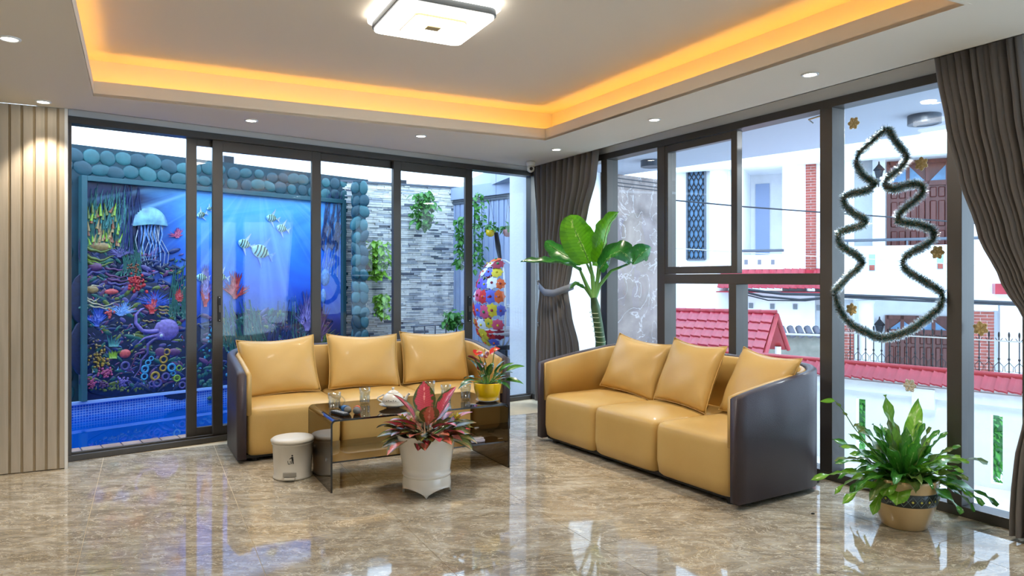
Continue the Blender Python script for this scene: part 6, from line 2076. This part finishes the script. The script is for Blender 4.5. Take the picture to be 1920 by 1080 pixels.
spathe(889, 672, rm, 0.11, R(160), 0.8); spathe(927, 657, rm, 0.09, R(10), 0.9); spathe(907, 665, rmd, 0.10, R(-60), 0.1); spathe(906, 684, rmd, 0.11, R(-120), -0.2); spathe(895, 660, rm, 0.08, R(80), 0.7)

# tall broad leaved plant in the corner, behind the right sofa
pb = Vector((0.86, 6.98, 0))
bp = thing('tall_broad_leaved_plant', 'tall plant with broad green paddle leaves behind the right sofa', 'potted plant', pb)
mb = MB(); mb.lathe([(0.10, 0.0), (0.13, 0.02), (0.15, 0.2), (0.155, 0.26), (0.14, 0.26), (0.135, 0.22), (0.001, 0.22)], seg=32); mb.build('pot', M['porcelain'], bp, world=False, smooth=True)
YB = pb.y
def P(u, v, dy=0.0): return at(u, v, YB + dy)
tk = mat('ringed_green_trunk', (64, 92, 52), 0.5, var=0.25, scale=10)
mb = MB(); mb.tube([pb + Vector((0, 0, 0.22)), P(1126, 640), P(1122, 610), P(1116, 575), P(1113, 558)], [0.055, 0.05, 0.046, 0.045, 0.03], 14); mb.build('trunk', tk, bp, smooth=True)
mb = MB()
for v in (640, 630, 621, 612, 603, 594, 586):
    c = P(1126 - (640 - v) * 0.2, v); mb.tube([c + Vector((0.05 * math.cos(a), 0.05 * math.sin(a), 0.008 * math.sin(a))) for a in [2 * PI * k / 16 for k in range(16)]], 0.0035, 4, closed=True)
mb.build('leaf_scar_rings', mat('pale_ring', (190, 200, 160), 0.6), bp, smooth=True)
pm_ = leaf_mat('paddle_leaf_bright', (84, 150, 22), (100, 168, 28), (170, 206, 100), 0.3, coat=0.3, trans=0.35)
pd_ = leaf_mat('paddle_leaf_dark', (40, 104, 40), (50, 120, 44), (150, 190, 110), 0.25, coat=0.4, trans=0.25)
def paddle(name, stem_pts, axis_pts, W0, m_, tilt=(0, -1, 0), cup=0.12, wav=0.01, shp=0.5, n=16):
    """blade along axis_pts; its width runs perpendicular to the axis and to tilt"""
    mb = MB(); ns_ = len(stem_pts)
    mb.tube(stem_pts, [0.024 - 0.014 * i / (ns_ - 1) for i in range(ns_)], 10); st = mb.build('leaf_stalk', M['greenstem'], bp, smooth=True)
    ax = [Vector(p) for p in axis_pts]
    def pos(t):
        k = t * (len(ax) - 1); i = min(len(ax) - 2, int(k)); f = k - i
        p0, p1, p2, p3 = ax[max(0, i - 1)], ax[i], ax[i + 1], ax[min(len(ax) - 1, i + 2)]
        return 0.5 * ((2 * p1) + (-p0 + p2) * f + (2 * p0 - 5 * p1 + 4 * p2 - p3) * f * f + (-p0 + 3 * p1 - 3 * p2 + p3) * f ** 3)
    tl_ = Vector(tilt).normalized()
    def fn(x, y):
        c = pos(y); d = (pos(min(1, y + 0.02)) - pos(max(0, y - 0.02))).normalized()
        sd = d.cross(tl_).normalized(); nn = sd.cross(d)
        w = W0 * 0.5 * (math.sin(PI * min(1, max(0, y ** 0.85))) ** shp if 0.001 < y < 0.999 else 0)
        k = 2 * x - 1
        return c + sd * (w * k) + nn * (-cup * w * k * k * 2 + wav * math.sin(y * 30 + k * 2) * abs(k))
    mb = MB(); mb.grid(fn, 10, n); o = mb.build('leaf_blade', m_, bp, smooth=True)
    mb = MB(); mb.tube([pos(k / 12) + tl_ * 0.002 for k in range(12)], [0.006 - 0.0004 * k for k in range(12)], 6); mb.build('midrib', M['greenstem'], o, smooth=True)
crown = P(1114, 562)
paddle('a', [crown, P(1112, 520), P(1106, 490)], [P(1105, 494), P(1092, 462), P(1078, 432), P(1070, 402)], 0.36, pm_, (0.15, -1, 0.15), 0.05, 0.006)
paddle('b', [crown, P(1120, 525), P(1122, 494)], [P(1120, 500), P(1130, 465, -0.1), P(1140, 425, -0.1), P(1160, 397, -0.15)], 0.24, pm_, (0.9, -0.7, 0.2), 0.25, 0.012)
paddle('c', [crown, P(1124, 535), P(1146, 508), P(1180, 494)], [P(1186, 496, 0), P(1198, 480, -.05), P(1212, 470, -.05), P(1221, 464, 0)], 0.20, pd_, (0.25, -1, 0.0), 0.25, 0.005, 0.6)
paddle('d', [crown, P(1120, 530), P(1126, 505)], [P(1124, 506, -.1), P(1145, 480, -.2), P(1165, 472, -.3), P(1186, 492, -.3)], 0.30, pd_, (-0.1, -0.75, 0.8), -0.1, 0.008, 0.5)
paddle('e', [crown, P(1100, 535), P(1090, 512), P(1086, 502)], [P(1088, 508, -.1), P(1060, 494, -.2), P(1020, 492, -.3), P(976, 491, -.35)], 0.17, pd_, (0, -0.35, 1), -0.2, 0.01, 0.45)
paddle('f', [crown, P(1110, 515), P(1100, 494)], [P(1095, 490, 0.1), P(1062, 480, 0.15), P(1040, 466, 0.2), P(1022, 452, 0.2)], 0.20, pd_, (0.1, -0.8, 0.5), 0.1, 0.008, 0.5)
paddle('g', [crown, P(1105, 550), P(1095, 538)], [P(1097, 540), P(1088, 532), P(1078, 530), P(1068, 541)], 0.06, pd_, (0, -0.6, 0.7), 0.2, 0.003, 0.5)

# fern like plant in the banded pot by the window
p = Vector((2.228, 4.03, 0))
fp = thing('potted_birds_nest_fern', 'wavy leaved green plant in a cream pot with a dark patterned band', 'potted plant', p)
fp.scale = (1.05, 1.05, 1.05)
cream = mat('cream_glazed_clay', (206, 176, 128), 0.3, col2=(190, 160, 112), scale=5, coat=0.3)
mb = MB(); mb.lathe([(0.105, 0.0), (0.112, 0.006), (0.128, 0.05), (0.148, 0.11), (0.160, 0.165), (0.164, 0.215), (0.163, 0.245), (0.168, 0.258), (0.165, 0.268), (0.152, 0.266), (0.148, 0.235), (0.001, 0.23)], seg=52); mb.build('pot', cream, fp, world=False, smooth=True)
dk = mat('dark_band_glaze', (34, 46, 50), 0.3, coat=0.4)
def prr(z): 
    for (r0, z0), (r1, z1) in zip([(0.128, 0.05), (0.148, 0.11), (0.160, 0.165), (0.164, 0.215)], [(0.148, 0.11), (0.160, 0.165), (0.164, 0.215), (0.163, 0.245)]):
        if z0 <= z <= z1: return r0 + (r1 - r0) * (z - z0) / (z1 - z0)
    return 0.16
mb = MB(); mb.lathe([(prr(0.135), 0.135), (prr(0.135) + 0.002, 0.136), (prr(0.165) + 0.002, 0.165), (prr(0.205) + 0.002, 0.205), (prr(0.206), 0.206)], seg=52); mb.build('patterned_band', dk, fp, world=False, smooth=True)
mb = MB(); mb2 = MB(); nd = 24
for k in range(nd):
    a0, a1 = 2 * PI * k / nd, 2 * PI * (k + 1) / nd; am = (a0 + a1) / 2; rr = prr(0.17) + 0.004
    c = Vector((rr * math.cos(a0), rr * math.sin(a0), 0.170)); s_d = Vector((-math.sin(a0), math.cos(a0), 0)); o_ = Vector((math.cos(a0), math.sin(a0), 0)) * 0.002
    q = 0.007; mb.add([c + o_ + s_d * q, c + o_ + Vector((0, 0, q)), c + o_ - s_d * q, c + o_ - Vector((0, 0, q))], [(0, 1, 2, 3)])
    for (za, zb) in ((0.142, 0.198), (0.198, 0.142)):
        ra0, rb0 = prr(za) + 0.0035, prr(zb) + 0.0035
        mb2.tube([(ra0 * math.cos(a0), ra0 * math.sin(a0), za), ((rr + .001) * math.cos(am), (rr + .001) * math.sin(am), 0.17), (rb0 * math.cos(a1), rb0 * math.sin(a1), zb)], 0.0012, 4)
mb.build('yellow_diamonds', mat('yellow_slip', (210, 206, 90), 0.4), fp, world=False, solid=0.001); mb2.build('lattice_lines', mat('grey_slip', (120, 140, 140), 0.4), fp, world=False)
mb = MB(); mb.lathe([(0.001, 0.24), (0.10, 0.24), (0.15, 0.236)], seg=24); mb.build('soil', M['soil'], fp, world=False)
fa = leaf_mat('fern_leaf', (58, 124, 44), (76, 148, 52), (150, 196, 110), 0.28, coat=0.35, trans=0.2, wide=0.6)
fb = leaf_mat('fern_leaf_light', (110, 170, 44), (128, 186, 56), (180, 210, 120), 0.3, coat=0.3, trans=0.25, wide=0.6)
fc = leaf_mat('fern_leaf_old', (96, 130, 60), (112, 136, 70), (150, 150, 90), 0.4, spots=0.4, coat=0.2, trans=0.15, wide=0.5)
rf = random.Random(33)
# az 0 = right of the picture, 90 = away, 180 = left, 270 = towards the viewer
for k in range(70):
    az = R(k * 137.5 + rf.uniform(-12, 12)); ring = k / 70
    frt = max(0.0, -math.sin(az)) ** 2
    el = R(80 - 62 * ring + 22 * frt * ring + rf.uniform(-6, 6)); L_ = rf.uniform(0.27, 0.38) * (0.9 + 0.2 * ring) * (1 - 0.35 * frt * ring)
    m_ = rf.choice((fa, fa, fa, fb, fc))
    b = (0.035 * math.cos(az), 0.035 * math.sin(az), 0.235)
    mb = MB(); leaf(mb, b, (math.cos(az) * math.cos(el), math.sin(az) * math.cos(el), math.sin(el)), L_, rf.uniform(0.045, 0.07), 0.6 + 0.9 * ring + rf.uniform(-.2, .3), 0.3, rf.uniform(-.35, .35), 12, wavy=0.012, shape='strap')
    mb.build('leaf', m_, fp, world=False, smooth=True)
for az, el, L_, w, m_, dr in ((183, 24, 0.50, 0.05, fb, 0.75), (200, 16, 0.42, 0.055, fb, 0.9), (8, 38, 0.50, 0.07, fc, 1.0), (48, 60, 0.50, 0.09, fb, 0.35), (105, 78, 0.46, 0.075, fb, 0.2), (350, 16, 0.46, 0.06, fa, 1.0), (335, 22, 0.36, 0.06, fa, 1.2),
        (232, 24, 0.22, 0.14, fb, 1.6), (216, 34, 0.22, 0.13, fb, 1.6), (208, 20, 0.30, 0.07, fb, 1.9), (150, 45, 0.38, 0.07, fa, 0.6), (130, 60, 0.36, 0.085, fc, 0.6), (300, 20, 0.30, 0.06, fa, 1.3)):
    a, e = R(az), R(el); mb = MB()
    leaf(mb, (0.03 * math.cos(a), 0.03 * math.sin(a), 0.235), (math.cos(a) * math.cos(e), math.sin(a) * math.cos(e), math.sin(e)), L_, w, dr, 0.25, 0.1, 14, wavy=0.016, shape='strap'); mb.build('leaf', m_, fp, world=False, smooth=True)
# one long arching runner with a pale tip on the left
q = [p + Vector((-0.03, 0, 0.24)), at(1600, 800, 3.98), at(1580, 768, 3.97), at(1566, 752, 3.96)]
mb = MB(); mb.tube(q, [0.004, 0.003, 0.0025, 0.002], 5); rn = mb.build('runner', M['greenstem'], fp, smooth=True)
mb = MB(); leaf(mb, q[-1], (-1, 0, 0.1), 0.085, 0.032, 0.2, 0.2, 1.2, 6); mb.build('runner_leaf', fb, fp, smooth=True)
for i, (u, v) in enumerate(((1600, 800), (1588, 780), (1608, 812), (1576, 763))):
    mb = MB(); leaf(mb, at(u, v, 3.97), (-0.4 if i % 2 else 0.5, -0.2, 0.5), 0.045, 0.02, 0.5, 0.2, 0.5, 5); mb.build('runner_leaf', fc, fp, smooth=True)

# ------------------------------------------------------------------ tinsel garland and snowflakes on the glass
gp = [(1664, 243), (1644, 257), (1624, 275), (1610, 288), (1606, 305), (1612, 320), (1621, 331), (1640, 343), (1638, 350), (1624, 358), (1598, 363), (1583, 370), (1584, 384), (1602, 401), (1620, 410), (1624, 416), (1612, 424),
      (1590, 430), (1574, 437), (1572, 448), (1577, 460), (1592, 470), (1608, 480), (1618, 492), (1608, 504), (1593, 517), (1580, 531), (1567, 546), (1568, 560), (1573, 577), (1587, 599), (1602, 612), (1625, 624), (1651, 634), (1668, 632),
      (1690, 626), (1712, 616), (1730, 603), (1746, 591), (1760, 578), (1767, 562), (1765, 548), (1742, 533), (1722, 521), (1704, 510), (1693, 496), (1696, 484), (1708, 474), (1732, 462), (1746, 452), (1753, 439), (1745, 429),
      (1722, 421), (1700, 418), (1684, 413), (1686, 402), (1702, 387), (1718, 374), (1731, 360), (1728, 348), (1712, 345), (1694, 349), (1675, 355), (1660, 348), (1662, 337), (1680, 322), (1693, 310), (1701, 296), (1692, 281), (1678, 264)]
GT = -0.045
gpt = []
for u, v in gp:
    a, z_ = GR.px(u, v, GT); gpt.append(GR.w(a, GT, z_))
gl_ = thing('tinsel_garland', 'silver tipped dark green tinsel garland shaped as a tree on the window', 'garland', GR.w(GR.px(1665, CY, GT)[0], GT, GR.px(1651, 634, GT)[1] - 0.03))
smooth_ = []
m_n = len(gpt)
for i in range(m_n):
    p0, p1, p2, p3 = gpt[i - 1], gpt[i], gpt[(i + 1) % m_n], gpt[(i + 2) % m_n]
    for k in range(4):
        f = k / 4; smooth_.append(0.5 * ((2 * p1) + (-p0 + p2) * f + (2 * p0 - 5 * p1 + 4 * p2 - p3) * f * f + (-p0 + 3 * p1 - 3 * p2 + p3) * f ** 3))
mb = MB(); mb.tube(smooth_, 0.006, 6, closed=True); mb.build('core_wire', M['darkgreen'], gl_)
ndl = [MB(), MB(), MB()]
rg = random.Random(77)
Ns = len(smooth_)
for i in range(Ns):
    p0, p1 = smooth_[i], smooth_[(i + 1) % Ns]; L_ = (p1 - p0).length
    cnt = int(L_ / 0.011 * 80)
    d = (p1 - p0).normalized(); a_ = d.orthogonal().normalized(); b_ = d.cross(a_)
    for k in range(cnt):
        t_ = rg.random(); th_ = rg.uniform(0, 2 * PI); ln = rg.uniform(0.02, 0.046)
        c = p0.lerp(p1, t_); o_ = (a_ * math.cos(th_) + b_ * math.sin(th_) + d * rg.uniform(-0.5, 0.5)).normalized()
        w_v = o_.cross(d if abs(o_.dot(d)) < 0.9 else a_).normalized() * 0.0018
        e = c + o_ * ln
        wh = rg.random()
        mid = c.lerp(e, 0.72)
        ndl[1 if wh < 0.22 else 0].add([c - w_v, c + w_v, mid + w_v, mid - w_v], [(0, 1, 2, 3)])
        ndl[2 if rg.random() < 0.6 else (0 if rg.random() < 0.7 else 1)].add([mid - w_v, mid + w_v, e], [(0, 1, 2)])
for b_m, nm, mt in zip(ndl, ('green_needles', 'bronze_needles', 'silver_tips'), (mat('dark_tinsel', (56, 106, 92), 0.35, metal=0.2), mat('bronze_tinsel', (176, 140, 80), 0.3, metal=0.6), mat('silver_tinsel', (222, 230, 236), 0.25, metal=0.4))):
    o = b_m.build(nm, mt, gl_); o['kind'] = 'stuff'
snow = [((1600, 231), 'at the upper left of the tinsel window'), ((1727, 307), 'right of the garland top'), ((1757, 473), 'right of the garland waist'),
        ((1596, 580), 'inside the lower left of the garland'), ((1705, 723), 'below the garland'), ((1838, 616), 'on the pane right of the garland window')]
for k, ((u, v), wh) in enumerate(snow):
    a, z_ = GR.px(u, v, 0.03); c = GR.w(a, 0.034, z_)
    col_ = M['gold'] if k != 4 else mat('white_gold_glitter', (222, 206, 176), 0.4, var=0.3, scale=80)
    t = thing('snowflake_ornament', 'glittering snowflake sticker ' + wh, 'ornament', (c.x, c.y, c.z), GR.a + 0.0, 'snowflake stickers on the windows')
    mb = MB(); r_s = 0.044
    rt_ = rg.uniform(0, 1)
    pts = []
    for i in range(48):
        a_ = 2 * PI * i / 48 + rt_; q = r_s * (0.72 + 0.28 * abs(math.cos(3 * (a_ - rt_))) ** 1.5 + 0.05 * math.cos(24 * (a_ - rt_)))
        pts.append((q * math.cos(a_), q * math.sin(a_)))
    n = len(pts)
    mb.add([(x, -0.002, y) for x, y in pts] + [(x, 0.002, y) for x, y in pts], [tuple(range(n)), tuple(range(n, 2 * n))[::-1]] + [(i, n + i, n + (i + 1) % n, (i + 1) % n) for i in range(n)])
    mb.build('snowflake_plate', col_, t, world=False)
    mb = MB()
    for i in range(6):
        a_ = 2 * PI * i / 6 + rt_; mb.tube([(0, -0.004, 0), (r_s * 0.95 * math.cos(a_), -0.004, r_s * 0.95 * math.sin(a_))], 0.0022, 5)
        for f, ln in ((0.45, 0.3), (0.7, 0.24)):
            for sg in (-1, 1):
                x0, y0 = r_s * f * math.cos(a_), r_s * f * math.sin(a_); b2 = a_ + sg * 0.9
                mb.tube([(x0, -0.004, y0), (x0 + r_s * ln * math.cos(b2), -0.004, y0 + r_s * ln * math.sin(b2))], 0.0016, 4)
    mb.build('raised_arms', M['brass'] if k != 4 else M['white_metal'], t, world=False)
# small dark speck on the floor
p = onz(1524, 964)
mb = MB(); mb.ell((p.x, p.y, 0.004), (0.012, 0.006, 0.004), 8, 5)
tag(mb.build('fallen_leaf_scrap', M['rubber'], smooth=True), 'tiny dark scrap lying on the floor between sofa and fern pot', 'scrap')
